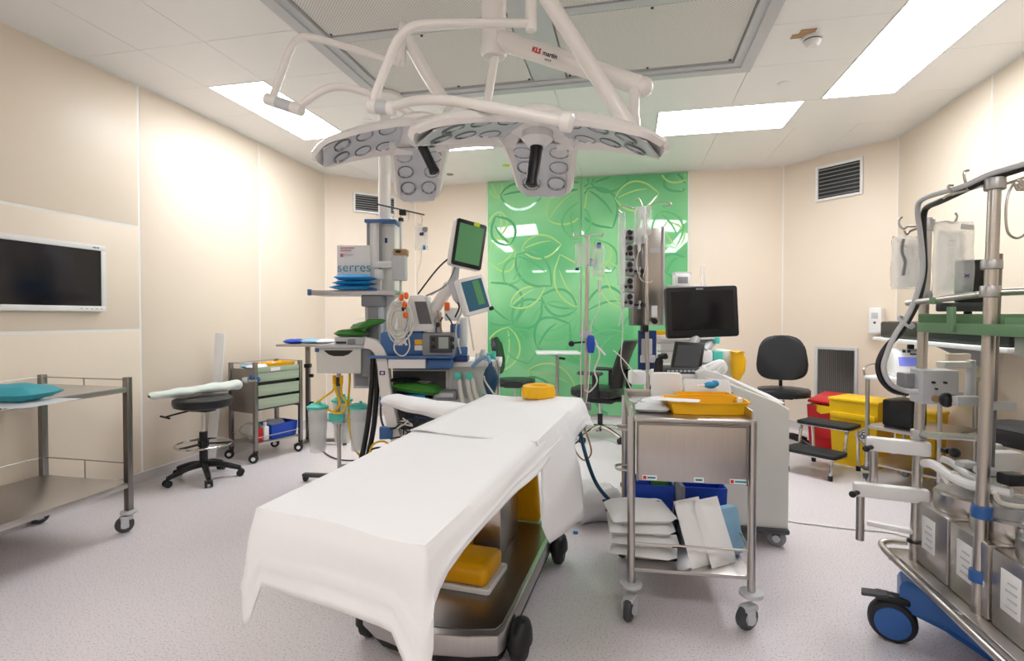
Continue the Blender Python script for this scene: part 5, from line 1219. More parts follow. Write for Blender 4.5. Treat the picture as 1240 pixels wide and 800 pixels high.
p = pd(801, 404, vd - .02); b = B(); openbox(b, .09, .07, .035, flare=.1); o = b.build('small_tray', 'yellow'); o.location = (p.x, p.y, pd(801, 405, vd + .05).z + .001); o.rotation_euler.z = YAW; tag(o, 'small yellow cup on the ventilator ledge left of the black display', 'cup')
# ================================================================== ULTRASOUND / ECHO CART with display
t = thing('display_cart', 'white medical console cart with a big dark display on a jointed neck', 'console', (.47, 3.42, 0), D(90))
# body side profile (y forward, z up), extruded over x
prof = [(-.42, .10), (.40, .10), (.40, .80), (.12, .82), (.03, .95), (-.05, .94), (-.36, .82), (-.42, .78)]
b = B(); b.prism([(y, z) for y, z in prof], .44, M.Translation((-.22, 0, 0)) @ M(((0, 0, 1, 0), (1, 0, 0, 0), (0, 1, 0, 0), (0, 0, 0, 1))), bev=.02); b.build('body', 'offwhite', t)
b = B(); b.prism([(-.40, .80), (-.04, .96), (.03, .985), (.075, .96), (.06, .90), (-.08, .90), (-.38, .785)], .36, M.Translation((-.20, 0, .012)) @ M(((0, 0, 1, 0), (1, 0, 0, 0), (0, 1, 0, 0), (0, 0, 0, 1))), bev=.012); b.build('sloped_cover', 'white', t)
b = B(); b.bb((-.24, -.42, .08), (.24, .40, .11), .01); b.build('base_plate', 'dgrey', t)
for (x, y) in ((.19, -.34), (.19, .33), (-.19, -.34), (-.19, .33)): caster(t, x, y, .05, 'dgrey', 'mgrey', -1.9, .10)
for k in range(2): b = B(); b.box((-.2205, -.08 - .03 * k, .86), (.002, .02, .018), .001); b.build('symbol_mark', 'mgrey', t)
b = B(); p0 = local(t, -.10, .25, .95); b.tube([local(t, .08, .12, .90), local(t, .08, .10, 1.05), pd(850, 395, 3.52)], .03, seg=12); b.build('neck', 'lgrey', t, world=True)
c = pd(851, 377.5, 3.42); k = 3.42 / F_PX
T = M.Translation(c) @ M.Rotation(YAW + .03, 4, 'Z') @ M.Rotation(PI / 2 - .04, 4, 'X') @ M.Rotation(.035, 4, 'Z')
b = B(); b.prism(rrect(88 * k, 62 * k, .02), .05, T @ M.Translation((0, 0, -.05)), bev=.008); ds = b.build('display', 'black', t, world=True)
b = B(); b.prism(rrect(76 * k, 47 * k, .003), .0015, T @ M.Translation((0, 2 * k, 0.0005))); b.build('screen', 'screen', ds, world=True)
for k in range(6): b = B(); b.box((-.024 + .008 * k, 0, 0), (.0055, .008, .001)); b.bm.transform(T @ M.Translation((-2 * .00534, 28 * .00534, .001))); b.build('brand_mark', 'lgrey', ds, world=True)
c = pd(831, 431, 3.25); k = 3.25 / F_PX
T = M.Translation(c) @ M.Rotation(YAW - .05, 4, 'Z') @ M.Rotation(PI / 2 - .45, 4, 'X') @ M.Rotation(-.06, 4, 'Z')
b = B(); pts = [(-20 * k, -21 * k), (16 * k, -21 * k), (24 * k, 19 * k), (-12 * k, 19 * k)]; b.prism(pts, .03, T @ M.Translation((0, 0, -.03)), bev=.006); tsn = b.build('touch_panel', 'black', t, world=True)
b = B(); pts = [(-15 * k, -14 * k), (13 * k, -14 * k), (20 * k, 14 * k), (-9 * k, 14 * k)]; b.prism(pts, .002, T); b.build('touch_screen', 'dgrey', tsn, world=True)
b = B(); cb(b, 806, 446, 850, 455, 3.16, .22, .006); kb = b.build('keyboard', 'dgrey', t, world=True)
for j in range(8):
    b = B(); cb(b, 808 + j * 5, 448, 811.5 + j * 5, 450.5, 3.155, .01, .002); b.build('key', 'lgrey', kb, world=True)
b = B(); cb(b, 800, 452, 862, 462, 3.15, .3, .02); b.build('console_deck', 'white', t, world=True)
b = B(); b.tube([pd(846, 456, 3.1), pd(860, 447, 3.1), pd(874, 440, 3.15), pd(878, 446, 3.2), pd(872, 454, 3.22)], .016, seg=10); b.build('grab_handle', 'white', t, world=True)
g = thing('probe_cables', 'black coiled probe cables hanging left of the small touch panel', 'cables', pd(798, 470, 3.2))
for k in range(6):
    b = B(); b.tube([pd(802 + k, 428, 3.18 - .01 * k), pd(794 + k * 1.2, 438, 3.16), pd(793 + k * 1.5, 455, 3.15), pd(797 + k, 468, 3.16), pd(801 - k * .5, 455, 3.17), pd(802, 436, 3.18)], .006, seg=6, smooth=5); b.build('cable', 'black', g, world=True)
b = B(); cb(b, 798, 429, 810, 435, 3.14, .05, .012); b.build('probe', 'black', g, world=True)
for k, (pts, c_) in enumerate((([(798, 466), (796, 478), (790, 484)], 'black'), ([(790, 462), (786, 474), (784, 484)], 'bagblue'), ([(800, 470), (798, 482), (802, 484)], 'black'))):
    b = B(); b.tube([pd(x, y, 3.12) for x, y in pts], .005, seg=6, smooth=5); b.build('cable', c_, g, world=True)
# ================================================================== FRONT STAINLESS TROLLEY
t = thing('instrument_trolley', 'stainless steel trolley with a hanging front panel in the foreground', 'trolley', (.02, 2.32, 0), D(3))
FT = t; W_, L_2 = .49, .60
for (x, y) in ((0, 0), (W_, 0), (0, L_2), (W_, L_2)):
    b = B(); b.cyl((x, y, .14), (x, y, .872), .0165, seg=14); b.build('post', 'steel', t)
    caster(t, x, y, .052, 'lgrey', 'dgrey', -1.9 if x == 0 else -2.6, .15, .048)
b = B(); b.bb((-.005, -.012, .852), (W_ + .005, L_2 + .01, .868), .004); b.build('top_shelf', 'steel_h', t)
for (a, c) in (((0, 0), (0, L_2)), ((0, L_2), (W_, L_2)), ((W_, 0), (W_, L_2))):
    b = B(); v = V((c[0] - a[0], c[1] - a[1], 0)); cc = ((a[0] + c[0]) / 2, (a[1] + c[1]) / 2, .885)
    b.box(cc, (max(.006, abs(v.x)), max(.006, abs(v.y)), .05), .002); b.build('gallery', 'steel', t)
b = B(); b.bb((.02, -.016, .602), (W_ - .02, -.006, .846), .002); b.build('front_panel', 'steel_h', t)
b = B()
for (x0, x1, z0, z1) in ((.02, W_ - .02, .840, .850), (.02, .028, .60, .845), (W_ - .028, W_ - .02, .60, .845)): b.bb((x0, -.02, z0), (x1, -.004, z1), .001)
b.build('panel_frame', 'darksteel', t)
for (x, w, red) in ((.075, .06, 1), (.275, .04, 0), (.435, .075, 1)):
    b = B(); b.bb((x - w / 2, -.0175, .606), (x + w / 2, -.016, .626)); s_ = b.build('sticker', 'paper', t)
    b = B(); b.bb((x - w / 2 + (.02 if red else .006), -.0183, .612), (x + w / 2 - .006, -.0175, .620)); b.build('sticker_print', 'inkteal', t)
    if red: b = B(); b.bb((x - w / 2 + .003, -.0183, .609), (x - w / 2 + .016, -.0175, .623)); b.build('sticker_mark', 'inkred', t)
b = B(); b.bb((-.005, -.01, .205), (W_ + .005, L_2 + .01, .222), .004); b.build('bottom_shelf', 'steel_h', t)
for (a, c, z) in (((0, 0), (W_, 0), .325), ((0, L_2), (W_, L_2), .325), ((W_, 0), (W_, L_2), .3251)):
    b = B(); b.cyl((a[0], a[1], z), (c[0], c[1], z), .005, seg=8); b.build('rail', 'steel', t)
for z in (.80, .62):
    b = B(); b.tube([(-.012, .06, z), (-.055, .07, z + .002), (-.062, .11, z), (-.055, .15, z - .002), (-.012, .16, z)], .006, seg=8, smooth=4); b.build('side_hook', 'steel', t)
z = .8695
p = local(t, .335, .20, z)
g = thing('yellow_tray', 'yellow plastic instrument tray on the front stainless trolley', 'tray', p, D(6))
b = B()
b.prism([(-.15, -.085), (-.05, -.10), (.05, -.10), (.15, -.085), (.16, 0), (.15, .085), (-.15, .085), (-.16, 0)], .004)
P8 = [(-.15, -.085), (-.05, -.10), (.05, -.10), (.15, -.085), (.16, 0), (.15, .085), (-.15, .085), (-.16, 0)]
n8 = len(P8); lo = [b.bm.verts.new((x, y, .002)) for x, y in P8]; hi = [b.bm.verts.new((x * 1.10, y * 1.10, .055)) for x, y in P8]; rim = [b.bm.verts.new((x * 1.16, y * 1.16, .056)) for x, y in P8]; rim2 = [b.bm.verts.new((x * 1.16, y * 1.16, .050)) for x, y in P8]
for i in range(n8):
    j = (i + 1) % n8
    for A_r, B_r in ((lo, hi), (hi, rim), (rim, rim2)): b.bm.faces.new((A_r[i], A_r[j], B_r[j], B_r[i]))
b.build('tray', 'yellow', g)
b = B(); b.box((.13, -.085, .06), (.022, .02, .03), .006); b.build('tag', 'white', g)
packet('paper_packet', 'white pouch with small print laid over the left rim of the yellow tray', 'packet', 'paper', .20, .09, .008, local(t, .20, .12, .927), D(-12), 101, puff=.6)
p = local(t, .36, .35, z)
b = B(); openbox(b, .24, .10, .06, flare=.08); o = b.build('yellow_tray', 'yellow'); o.location = p; o.rotation_euler.z = D(8); tag(o, 'second yellow tray behind the white packs on the front trolley', 'tray')
def boxy(nm, lab, cat, m, size, loc, rz=0.0, rx=0.0, bev=.01):
    b = B(); b.box((0, 0, 0), size, bev, rot=rotm(rx=rx)); zz = min(v.co.z for v in b.bm.verts); b.bm.transform(M.Translation((0, 0, -zz)))
    o = b.build(nm, m); o.location = loc; o.rotation_euler.z = rz; return tag(o, lab, cat)
boxy('white_carton', 'tall white paper pack standing at the middle of the front trolley top', 'packet', 'paper', (.15, .06, .145), local(t, .20, .46, z), D(4), rx=-.15, bev=.018)
boxy('white_carton', 'wide white paper pack leaning behind the yellow tray', 'packet', 'paper', (.23, .035, .12), local(t, .40, .47, z), D(6), rx=-.5, bev=.012)
g = thing('blue_clamp', 'bright blue plastic clamp lying on the wide white pack', 'clamp', local(t, .40, .385, .965), D(30))
b = B(); b.sph((0, 0, 0), .022, (1.7, .9, .8)); b.sph((.025, 0, .006), .018, (1.2, 1, .9)); b.build('body', 'skyblue', g)
b = B(); b.cyl((-.08, .0, -.002), (-.03, 0, 0), .005, seg=8); b.build('stem', 'white', g)
for k, (x, y, m, lab) in enumerate(((.10, .16, 'pouch', 'clear pouch of syringes at the near left of the front trolley top'), (.09, .34, 'plastic', 'clear wrapped pack at the far left of the front trolley top'), (.15, .26, 'paper', 'white pouch with a red print between the clear packs on the front trolley'))):
    o = packet('pouch', lab, 'pouch', m, .15, .15, .035, local(t, x, y, z + .0 + .012 * (k == 2)), D(20 * k), 110 + k)
b = B(); b.box((0, 0, 0), (.03, .02, .002)); g = b.build('pouch_print', 'orange', o); g.location = (.0, .0, .036)
# lower shelf
zb = .223
for k in range(4):
    packet('white_packet', ['bottom white pouch of the flat stack on the lower trolley shelf', 'second white pouch from the bottom of the flat stack on the lower shelf', 'third white pouch from the bottom of the flat stack on the lower shelf', 'top white pouch with blue print of the flat stack on the lower shelf'][k], 'packet', 'paper',
             .29, .28, .055, local(t, .07 - .012 * k + (.01 if k % 2 else 0), .175, zb + .052 * k), D(-5 + 6 * k), 120 + k, group='flat pouches on the lower shelf')
b = B(); b.box((0, 0, 0), (.10, .004, .0015)); o = b.build('pouch_print', 'inkblue', bpy.data.objects['white_packet.004'] if 'white_packet.004' in bpy.data.objects else None); o.location = (.06, .05, .0505)
for k in range(2):
    packet('upright_pouch', ['white pouch standing upright beside the flat stack on the lower shelf', 'white pouch standing upright next to the pale blue pack on the lower shelf'][k], 'packet', 'paper', .15, .28, .05, local(t, .27 + .085 * k, .12 + .02 * k, zb), D(38), 130 + k, rx=D(66), group='upright pouches on the lower shelf')
boxy('blue_pack', 'pale blue folded pack at the right end of the lower trolley shelf', 'pack', 'paleblue', (.13, .07, .21), local(t, .435, .20, zb), D(35), rx=-.22, bev=.02)
for k in range(2):
    b = B(); openbox(b, .20, .17, .24, flare=.08); o = b.build('storage_bin', 'blue'); o.location = local(t, .12 + .25 * k, .46, zb); o.rotation_euler.z = D(3); tag(o, ['blue plastic bin at the back left of the lower trolley shelf', 'blue plastic bin at the back right of the lower trolley shelf'][k], 'bin')
boxy('green_packet', 'green packet standing in the back left bin of the front trolley', 'packet', 'greenpk', (.09, .04, .30), local(t, .17, .44, zb + .012), D(10), rx=-.1, bev=.012)
boxy('grey_packet', 'grey packet standing between the blue bins of the front trolley', 'packet', 'mgrey', (.02, .16, .28), local(t, .247, .33, zb), D(8), rx=.0, bev=.006)
boxy('blue_file', 'blue plastic sleeve standing in the back left bin of the front trolley', 'sleeve', 'blue', (.06, .012, .31), local(t, .08, .42, zb + .012), D(-6), rx=-.05, bev=.003)
# ================================================================== RIGHT BACK: grille, bins, step, dispenser
def chamfer(px, py):
    A_c = V((*DHL, 0)); d = (V((*DHR, 0)) - A_c).normalized(); n = V((d.y, -d.x, 0)); r = ray(px, py); return CAM + r * ((A_c - CAM).dot(n) / r.dot(n)), d, n
pA, dC, nC = chamfer(988, 420); pB, _, _ = chamfer(1040, 420)
wd = (V((pB.x, pB.y, 0)) - V((pA.x, pA.y, 0))).length; ztop = (pA.z + pB.z) / 2 - .0; zbot = .22
cc = V(((pA.x + pB.x) / 2, (pA.y + pB.y) / 2, (ztop + zbot) / 2)) + nC * .0095
t = thing('return_air_grille', 'brushed steel return air grille low on the wall behind the red bin', 'grille', cc)
T = frame((0, 0, 0), dC, (0, 0, 1)); zi = 1 if (T.to_3x3() @ V((0, 0, 1))).dot(nC) > 0 else -1
h_ = ztop - zbot
b = B()
for s in (-1, 1): b.box((s * (wd / 2 - .015), 0, zi * .008), (.03, h_, .016), .002); b.box((0, s * (h_ / 2 - .015), zi * .008), (wd - .06, .03, .016), .002)
b.bm.transform(T); b.build('frame', 'lgrey', t)
b = B(); b.box((0, 0, zi * .003), (wd - .05, h_ - .05, .004)); b.bm.transform(T); b.build('backing', 'dgrey', t)
for k in range(18):
    b = B(); b.box((-wd / 2 + .03 + (wd - .06) * (k + .5) / 18, 0, zi * .008), ((wd - .06) / 18 * .72, h_ - .06, .004)); b.bm.transform(T); b.build('slat', 'darksteel', t)
pA, _, _ = chamfer(1065, 388)
t = thing('soap_dispenser', 'white disinfectant dispenser on the wall above the black case', 'dispenser', pA + nC * .011)
for (nm, m, x, z_, w_, hh, th) in (('body', 'white', 0, 0, .115, .26, .09), ('label', 'lgrey', 0, .05, .06, .06, .003), ('lever', 'lgrey', 0, -.125, .09, .02, .13)):
    b = B(); off = th / 2 if nm != 'label' else .0905
    b.box((x, z_, zi * off), (w_, hh, th), .012 if nm == 'body' else .002); b.bm.transform(T); b.build(nm, m, t)
b = B(); b.cyl((0, -.02, zi * .088), (0, -.02, zi * .093), .012, seg=12); b.bm.transform(T); b.build('level_window', 'dgrey', t)
# red bin
t = thing('red_waste_bin', 'red waste bin with a lid and yellow liner beside the step stool', 'bin', (1.98, 5.66, 0), D(-45))
b = B(); openbox(b, .34, .30, .44, .008, .12); b.build('body', 'red', t)
b = B(); b.grid(lambda u, v: V((.198 * math.cos(2 * PI * u) * (1 + .1 * abs(math.cos(4 * PI * u))), .175 * math.sin(2 * PI * u) * (1 + .1 * abs(math.cos(4 * PI * u))), .45 - .07 * v + .012 * math.sin(16 * u * PI) * v)), 32, 3, thick=.003); b.build('liner', 'ybin', t)
b = B(); b.box((0, .02, .50), (.40, .34, .03), .012, rot=rotm(rx=.18)); b.build('lid', 'red', t)
b = B(); b.box((0, -.17, .22), (.22, .008, .16), .003); b.build('recess_panel', 'red', t)
b = B(); b.box((0, -.17, .03), (.12, .05, .02), .006); b.build('pedal', 'black', t)
# yellow bins
def ybin(lab, loc, rz, w=.34, l=.30, h=.56, sign=True):
    t = thing('yellow_waste_bin', lab, 'bin', loc, rz, 'yellow waste bins')
    b = B(); openbox(b, w, l, h, .008, .14); b.build('body', 'ybin', t)
    b = B(); b.box((0, 0, h + .012), (w * 1.20, l * 1.20, .03), .01); b.build('lid', 'ybin', t)
    b = B(); b.box((0, -l / 2 * 1.03 - .018, h * .78), (w * 1.06, .02, .05), .006); b.build('rib', 'ybin', t)
    if sign:
        s_ = .075; c = V((.09, -l / 2 * 1.08 - .004, h * .5)); Tn = M.Translation(c) @ rotm(rx=PI / 2 + .06)
        b = B(); b.prism([(s_, 0), (0, s_), (-s_, 0), (0, -s_)], .002, Tn); b.build('hazard_label', 'paper', t)
        b = B(); o_ = s_ * .9; i_ = s_ * .8
        for q in range(4):
            a0, a1 = PI / 2 * q, PI / 2 * (q + 1)
            P_ = [(o_ * math.cos(a0), o_ * math.sin(a0)), (o_ * math.cos(a1), o_ * math.sin(a1)), (i_ * math.cos(a1), i_ * math.sin(a1)), (i_ * math.cos(a0), i_ * math.sin(a0))]
            b.prism([(round(x, 5), round(y, 5)) for x, y in P_], .001, Tn @ M.Translation((0, 0, .0022)))
        b.build('hazard_border', 'ink', t)
        b = B()
        for q in range(3):
            a = PI / 2 + q * 2 * PI / 3; b.lathe([(.011, .0), (.019, .0), (.019, .001), (.011, .001), (.011, 0)], seg=12, rot=None, c=(.016 * math.cos(a), .016 * math.sin(a), 0))
        b.bm.transform(Tn @ M.Translation((0, .008, .0025))); b.build('biohazard_symbol', 'ink', t)
        for q in range(3):
            b = B(); b.box((-.08, -l / 2 * 1.10 - .004, h * .62 - .02 * q), (.09 - .02 * q, .001, .006), rot=rotm(rx=-.04)); b.build('print_line', 'woodk', t)
    return t
ybin('yellow clinical waste bin with a diamond hazard label beside the red bin', (2.02, 5.18, 0), D(-45))
ybin('yellow waste bin without a label behind the steel equipment trolley', (2.38, 4.98, 0), D(-45), .25, .22, .50, False)
# double step
t = thing('step_stool', 'two-tread step stool with black treads and chrome legs', 'step stool', (1.60, 4.88, 0), D(-42))
for (y, z_) in ((-.13, .20), (.12, .40)):
    b = B(); b.prism(rrect(.42, .26, .03), .022, M.Translation((0, y, z_ - .022)), bev=.006); b.build('tread', 'rubber', t)
    b = B(); b.prism(rrect(.425, .265, .03), .010, M.Translation((0, y, z_ - .034)), bev=.002); b.build('tread_frame', 'chrome', t)
for s in (-1, 1):
    b = B(); b.tube([(s * .17, -.23, .015), (s * .17, -.22, .10), (s * .17, -.20, .165), (s * .17, -.10, .172), (s * .17, 0.0, .172)], .0125, seg=10); b.build('front_leg', 'chrome', t)
    b = B(); b.tube([(s * .18, .0, .172), (s * .18, .01, .26), (s * .18, .05, .365), (s * .18, .18, .37), (s * .18, .24, .30), (s * .18, .26, .02)], .0125, seg=10); b.build('rear_leg', 'chrome', t)
    b = B(); b.cyl((s * .17, -.23, 0), (s * .17, -.23, .04), .018, seg=12); b.build('foot', 'rubber', t)
    b = B(); b.cyl((s * .18, .26, 0), (s * .18, .26, .04), .018, seg=12); b.build('foot', 'rubber', t)
# steel equipment trolley at the right back
t = thing('equipment_trolley', 'steel two-shelf trolley with a white top beside the yellow bin', 'trolley', (1.79, 4.50, 0), D(42))
W_, Lq = .56, -.46
for (x, y) in ((0, 0), (W_, 0), (0, Lq), (W_, Lq)):
    b = B(); b.cyl((x, y, .14), (x, y, .84), .014, seg=12); b.build('post', 'steel', t)
    caster(t, x, y, .05, 'dgrey', 'mgrey', -2.2, .15, .036)
b = B(); b.bb((-.02, Lq - .02, .825), (W_ + .02, .02, .85), .008); b.build('top_shelf', 'white', t)
b = B(); b.bb((-.01, Lq - .01, .45), (W_ + .01, .01, .475), .006); b.build('middle_shelf', 'steel_h', t)
b = B(); b.bb((-.01, Lq - .01, .18), (W_ + .01, .01, .195), .004); b.build('bottom_shelf', 'steel_h', t)
b = B(); b.tube([(0, .02, .85), (.01, .03, .90), (.10, .03, .925), (.28, .03, .925), (.30, .03, .86)], .008, seg=8); b.build('push_handle', 'steel', t)
g = thing('black_case', 'small black padded case on the middle shelf of the equipment trolley', 'case', local(t, .20, -.16, .4755), D(42))
b = B(); b.box((0, 0, .10), (.24, .20, .20), .018); b.build('case', 'black', g)
b = B(); b.box((0, -.102, .11), (.20, .004, .006)); b.build('zip', 'dgrey', g)
g = thing('syringe_device', 'white bedside device with a lit violet display on the equipment trolley', 'device', local(t, .22, -.16, .8505), D(-12))
b = B(); b.prism([(-.14, 0), (.12, 0), (.12, .19), (.02, .205), (-.07, .18), (-.14, .05)], .20, M.Translation((-.10, 0, 0)) @ M(((0, 0, 1, 0), (1, 0, 0, 0), (0, 1, 0, 0), (0, 0, 0, 1))), bev=.012); b.build('casing', 'white', g)
sl_ = math.atan2(.14, .08)
Td = frame((0, -.105, .115), (1, 0, 0), (0, .07, .13)) @ M.Translation((0, 0, .002))
b = B(); b.box((-.01, -.0, 0), (.12, .07, .004)); b.bm.transform(Td); b.build('display', 'lcd', g)
for k in range(3):
    b = B(); b.box((.03 + .0 * k, .062 + .0 * k, 0), (.05, .012, .006)) if k == 0 else b.box((-.06 + .03 * k, .085, 0), (.02, .018, .008)); b.bm.transform(Td); b.build('button', 'ink', g)
b = B(); b.box((.02, -.02, .222), (.04, .04, .035), .006); b.build('cap', 'black', g)
# wall shelf with long black case
t = thing('wall_shelf', 'white shelf on the right wall carrying a long black case', 'shelf', (XR - .01, 3.95, 1.10))
b = B(); b.bb((-.60, -.62, .0), (0, .98, .03), .01); b.build('board', 'white', t)
for y in (-.4, .6):
    b = B(); b.prism([(0, 0), (-.36, 0), (0, -.20)], .02, M.Translation((0, y, -.001)) @ M(((1, 0, 0, 0), (0, 0, 1, 0), (0, 1, 0, 0), (0, 0, 0, 1)))); b.build('bracket', 'lgrey', t)
b = B(); b.box((0, 0, .065), (.34, 1.50, .13), .02); o = b.build('long_black_case', 'black'); o.location = (XR - .41, 4.12, 1.1305); tag(o, 'long black case lying on the white wall shelf', 'case')
# ================================================================== HEART-LUNG MACHINE
t = thing('heart_lung_machine', 'heart-lung machine with steel roller pumps, tall poles and a blue wheeled base', 'heart-lung machine', (1.40, 2.10, 0))
H_ = t
def W(nm, m, lo, hi, bev=.004, par=None):
    b = B(); b.bb(lo, hi, bev); return b.build(nm, m, par or H_, world=True)
def Tb(nm, m, pts, r, seg=10, smooth=4, par=None):
    b = B(); b.tube(pts, r, seg=seg, smooth=smooth); return b.build(nm, m, par or H_, world=True)
# base and wheels
b = B(); b.prism([(1.06, 2.36), (1.18, 2.26), (1.24, 2.05), (1.24, .95), (1.62, .95), (1.62, 2.62), (1.30, 2.62), (1.20, 2.50), (1.10, 2.47)], .12, M.Translation((0, 0, .13)), bev=.025); b.build('base', 'pumpblue', H_, world=True)
W('base_beam', 'pumpblue', (1.27, 1.0, .06), (1.45, 2.45, .14), .02)
for (x, y) in ((1.045, 2.38), (1.75, 2.40), (1.05, 1.02), (1.75, 1.02)):
    vis = x < 1.1
    b = B(); b.lathe([(0, -.036), (.062, -.036), (.076, -.03), (.084, -.015), (.084, .015), (.076, .03), (.062, .036), (0, .036)], (x, y, .084), seg=26, rot=rotm(rx=PI / 2, rz=D(-22))); wq = b.build('wheel', 'rubber', H_, world=True)
    b = B(); b.cyl(V((x, y, .084)) - rotm(rz=D(-22)) @ V((0, .043, 0)), V((x, y, .084)) + rotm(rz=D(-22)) @ V((0, .043, 0)), .062, seg=26, bev=.004); b.build('wheel_disc', 'pumpblue', wq, world=True)
    b = B(); b.box((x, y, .172), (.12, .055, .03), .01, rot=rotm(rz=D(-22))); b.build('wheel_fork', 'black', wq, world=True)
    b = B(); b.box(V((x, y, .182)) + rotm(rz=D(-22)) @ V((-.06, -.02, 0)), (.09, .05, .014), .004, rot=rotm(rz=D(-22)) @ rotm(ry=-.15)); b.build('brake_pedal', 'dgrey', wq, world=True)
W('platform', 'steel_h', (1.12, 1.10, .25), (1.78, 2.60, .29), .006)
Tb('bumper_rail', 'steel', [(1.20, 2.62, .31), (1.12, 2.61, .31), (1.085, 2.55, .30), (1.085, 2.2, .29), (1.085, 1.7, .28), (1.085, 1.1, .27)], .014, 12)
for y in (2.50, 2.08, 1.5): Tb('bumper_stay', 'steel', [(1.085, y, .285), (1.13, y, .275)], .012, 10, 1)
# tall poles
A0, A1 = pd(1107, 662, 2.20), pd(1123, 264, 2.20); B0, B1 = pd(1183, 768, 1.80), pd(1205, 216, 1.80)
def on(a, c, py):
    """point on the pole at pixel row py"""
    lo_, hi_ = 0.0, 1.0
    for _ in range(40):
        m_ = (lo_ + hi_) / 2; q_ = a + (c - a) * m_; r_ = q_ - CAM; row = CY - F_PX * r_.dot(UP) / r_.dot(FW)
        if row > py: lo_ = m_
        else: hi_ = m_
    return q_
Tb('pole', 'steel', [A0 - V((0, 0, .07)), A1], .0185, 18, 1); Tb('pole', 'steel', [B0 - V((0, 0, .0)), B1], .0185, 18, 1)
Tb('pole', 'darksteel', [B0 + V((.075, .10, .12)), B1 + V((.05, .07, -.25))], .016, 14, 1)
for (a, c, y0, y1, r_, m) in ((A0, A1, 266, 280, .027, 'alu'), (B0, B1, 214, 230, .03, 'alu'), (A0, A1, 352, 362, .028, 'alu'), (B0, B1, 315, 326, .030, 'alu'), (B0, B1, 346, 360, .029, 'alu'), (A0, A1, 520, 532, .028, 'alu'), (B0, B1, 612, 627, .029, 'pumpblue'), (B0, B1, 690, 704, .029, 'pumpblue')):
    b = B(); b.cyl(on(a, c, y0), on(a, c, y1), r_, seg=18, bev=.003); b.build('collar', m, H_, world=True)
# hooks
for pts, dep in (([(1112, 274), (1100, 274), (1094, 277), (1089, 272), (1089, 266), (1092, 263)], 2.2), ([(1112, 276), (1102, 280), (1098, 284), (1095, 279)], 2.2), ([(1130, 270), (1146, 268), (1155, 270), (1159, 262), (1156, 257)], 2.2),
                 ([(1198, 222), (1180, 228), (1150, 236), (1142, 240)], 1.85), ([(1155, 236), (1150, 230), (1148, 225), (1154, 224)], 1.87), ([(1172, 229), (1168, 216), (1168, 208), (1173, 206)], 1.85), ([(1212, 224), (1226, 220), (1245, 213)], 1.78)):
    Tb('hook', 'steel', [pd(x, y, dep) for x, y in pts], .0045, 8)
Tb('hanging_loop', 'steel', [pd(x, y, 1.78) for x, y in ((1228, 220), (1221, 235), (1218, 255), (1220, 280), (1230, 288), (1240, 284), (1246, 270))], .004, 8)
for k in range(3): Tb('hook', 'steel', [pd(x + 4 * k, y, 1.77) for x, y in ((1228, 222), (1232, 230), (1237, 226), (1233, 218))], .004, 8)
# rails
Tb('cross_rail', 'steel', [pd(1099, 367, 2.15), pd(1190, 356, 1.82)], .012, 12, 1); Tb('cross_rail', 'steel', [pd(1198, 354, 1.80), pd(1250, 352, 1.74)], .013, 12, 1)
Tb('cross_rail', 'steel', [on(A0, A1, 526), pd(1185, 530, 1.85)], .013, 12, 1)
b = B(); cb(b, 1132, 360, 1142, 368, 2.0, .03, .004); b.build('rail_clamp', 'trayg', H_, world=True)
# green instrument trays
W('tray', 'trayg', (1.16, 1.45, 1.237), (1.66, 2.46, 1.25), .004); 
for lo, hi in (((1.155, 1.45, 1.237), (1.163, 2.46, 1.275)), ((1.16, 2.455, 1.237), (1.66, 2.463, 1.31)), ((1.655, 1.45, 1.237), (1.663, 2.46, 1.31))): W('tray_rim', 'trayg', lo, hi, .002)
W('tray_divider', 'trayg', (1.17, 1.96, 1.25), (1.65, 1.97, 1.295), .002); W('tray_hook', 'trayg', (1.146, 2.20, 1.245), (1.158, 2.24, 1.335), .002)
W('tray_bracket', 'alu', (1.2, 1.7, 1.175), (1.5, 1.98, 1.237), .006)
# transducer box on pole A
c = on(A0, A1, 465)
b = B(); b.box(c + V((.02, -.055, 0)), (.13, .09, .135), .004, rot=rotm(rz=YAW - .15)); bx = b.build('transducer_box', 'lgrey', H_, world=True)
for (dx, dz, r_, m) in ((-.03, .02, .005, 'ink'), (.012, .02, .005, 'ink'), (-.02, -.005, .004, 'ink'), (-.02, -.045, .014, 'woodk'), (.018, -.042, .014, 'woodk')):
    q_ = c + V((.02, -.055, 0)) + rotm(rz=YAW - .15) @ V((dx, -.045, dz)); b = B(); b.cyl(q_, q_ + rotm(rz=YAW - .15) @ V((0, -.012, 0)), r_, seg=12); b.build('box_port', m, bx, world=True)
b = B(); cb(b, 1098, 452, 1113, 470, 2.16, .06, .004); b.build('sensor_block', 'mgrey', H_, world=True)
b = B(); b.cyl(pd(1146, 484, 2.0), pd(1160, 484, 1.98), .02, seg=14, bev=.004); b.sph(pd(1146, 484, 2.0), .024, (1, 1, 1.2)); b.build('clamp_knob', 'black', H_, world=True)
b = B(); cb(b, 1160, 480, 1190, 492, 1.95, .03, .005); b.build('clamp_arm', 'lgrey', H_, world=True); b = B(); cb(b, 1196, 487, 1232, 497, 1.82, .03, .005); b.build('clamp_arm', 'lgrey', H_, world=True)
# hard-shell reservoir plates behind the poles
b = B(); cb(b, 1148, 428, 1176, 476, 2.35, .02, .004); b.build('cream_panel', 'wall', H_, world=True)
b = B(); cb(b, 1144, 438, 1180, 446, 2.2, .05, .006); b.build('panel_bracket', 'offwhite', H_, world=True)
b = B(); cb(b, 1176, 436, 1183, 485, 2.2, .03, .006); b.build('panel_rod', 'lgrey', H_, world=True)
b = B(); cb(b, 1150, 474, 1168, 482, 2.2, .05, .006); b.build('panel_bracket', 'lgrey', H_, world=True)
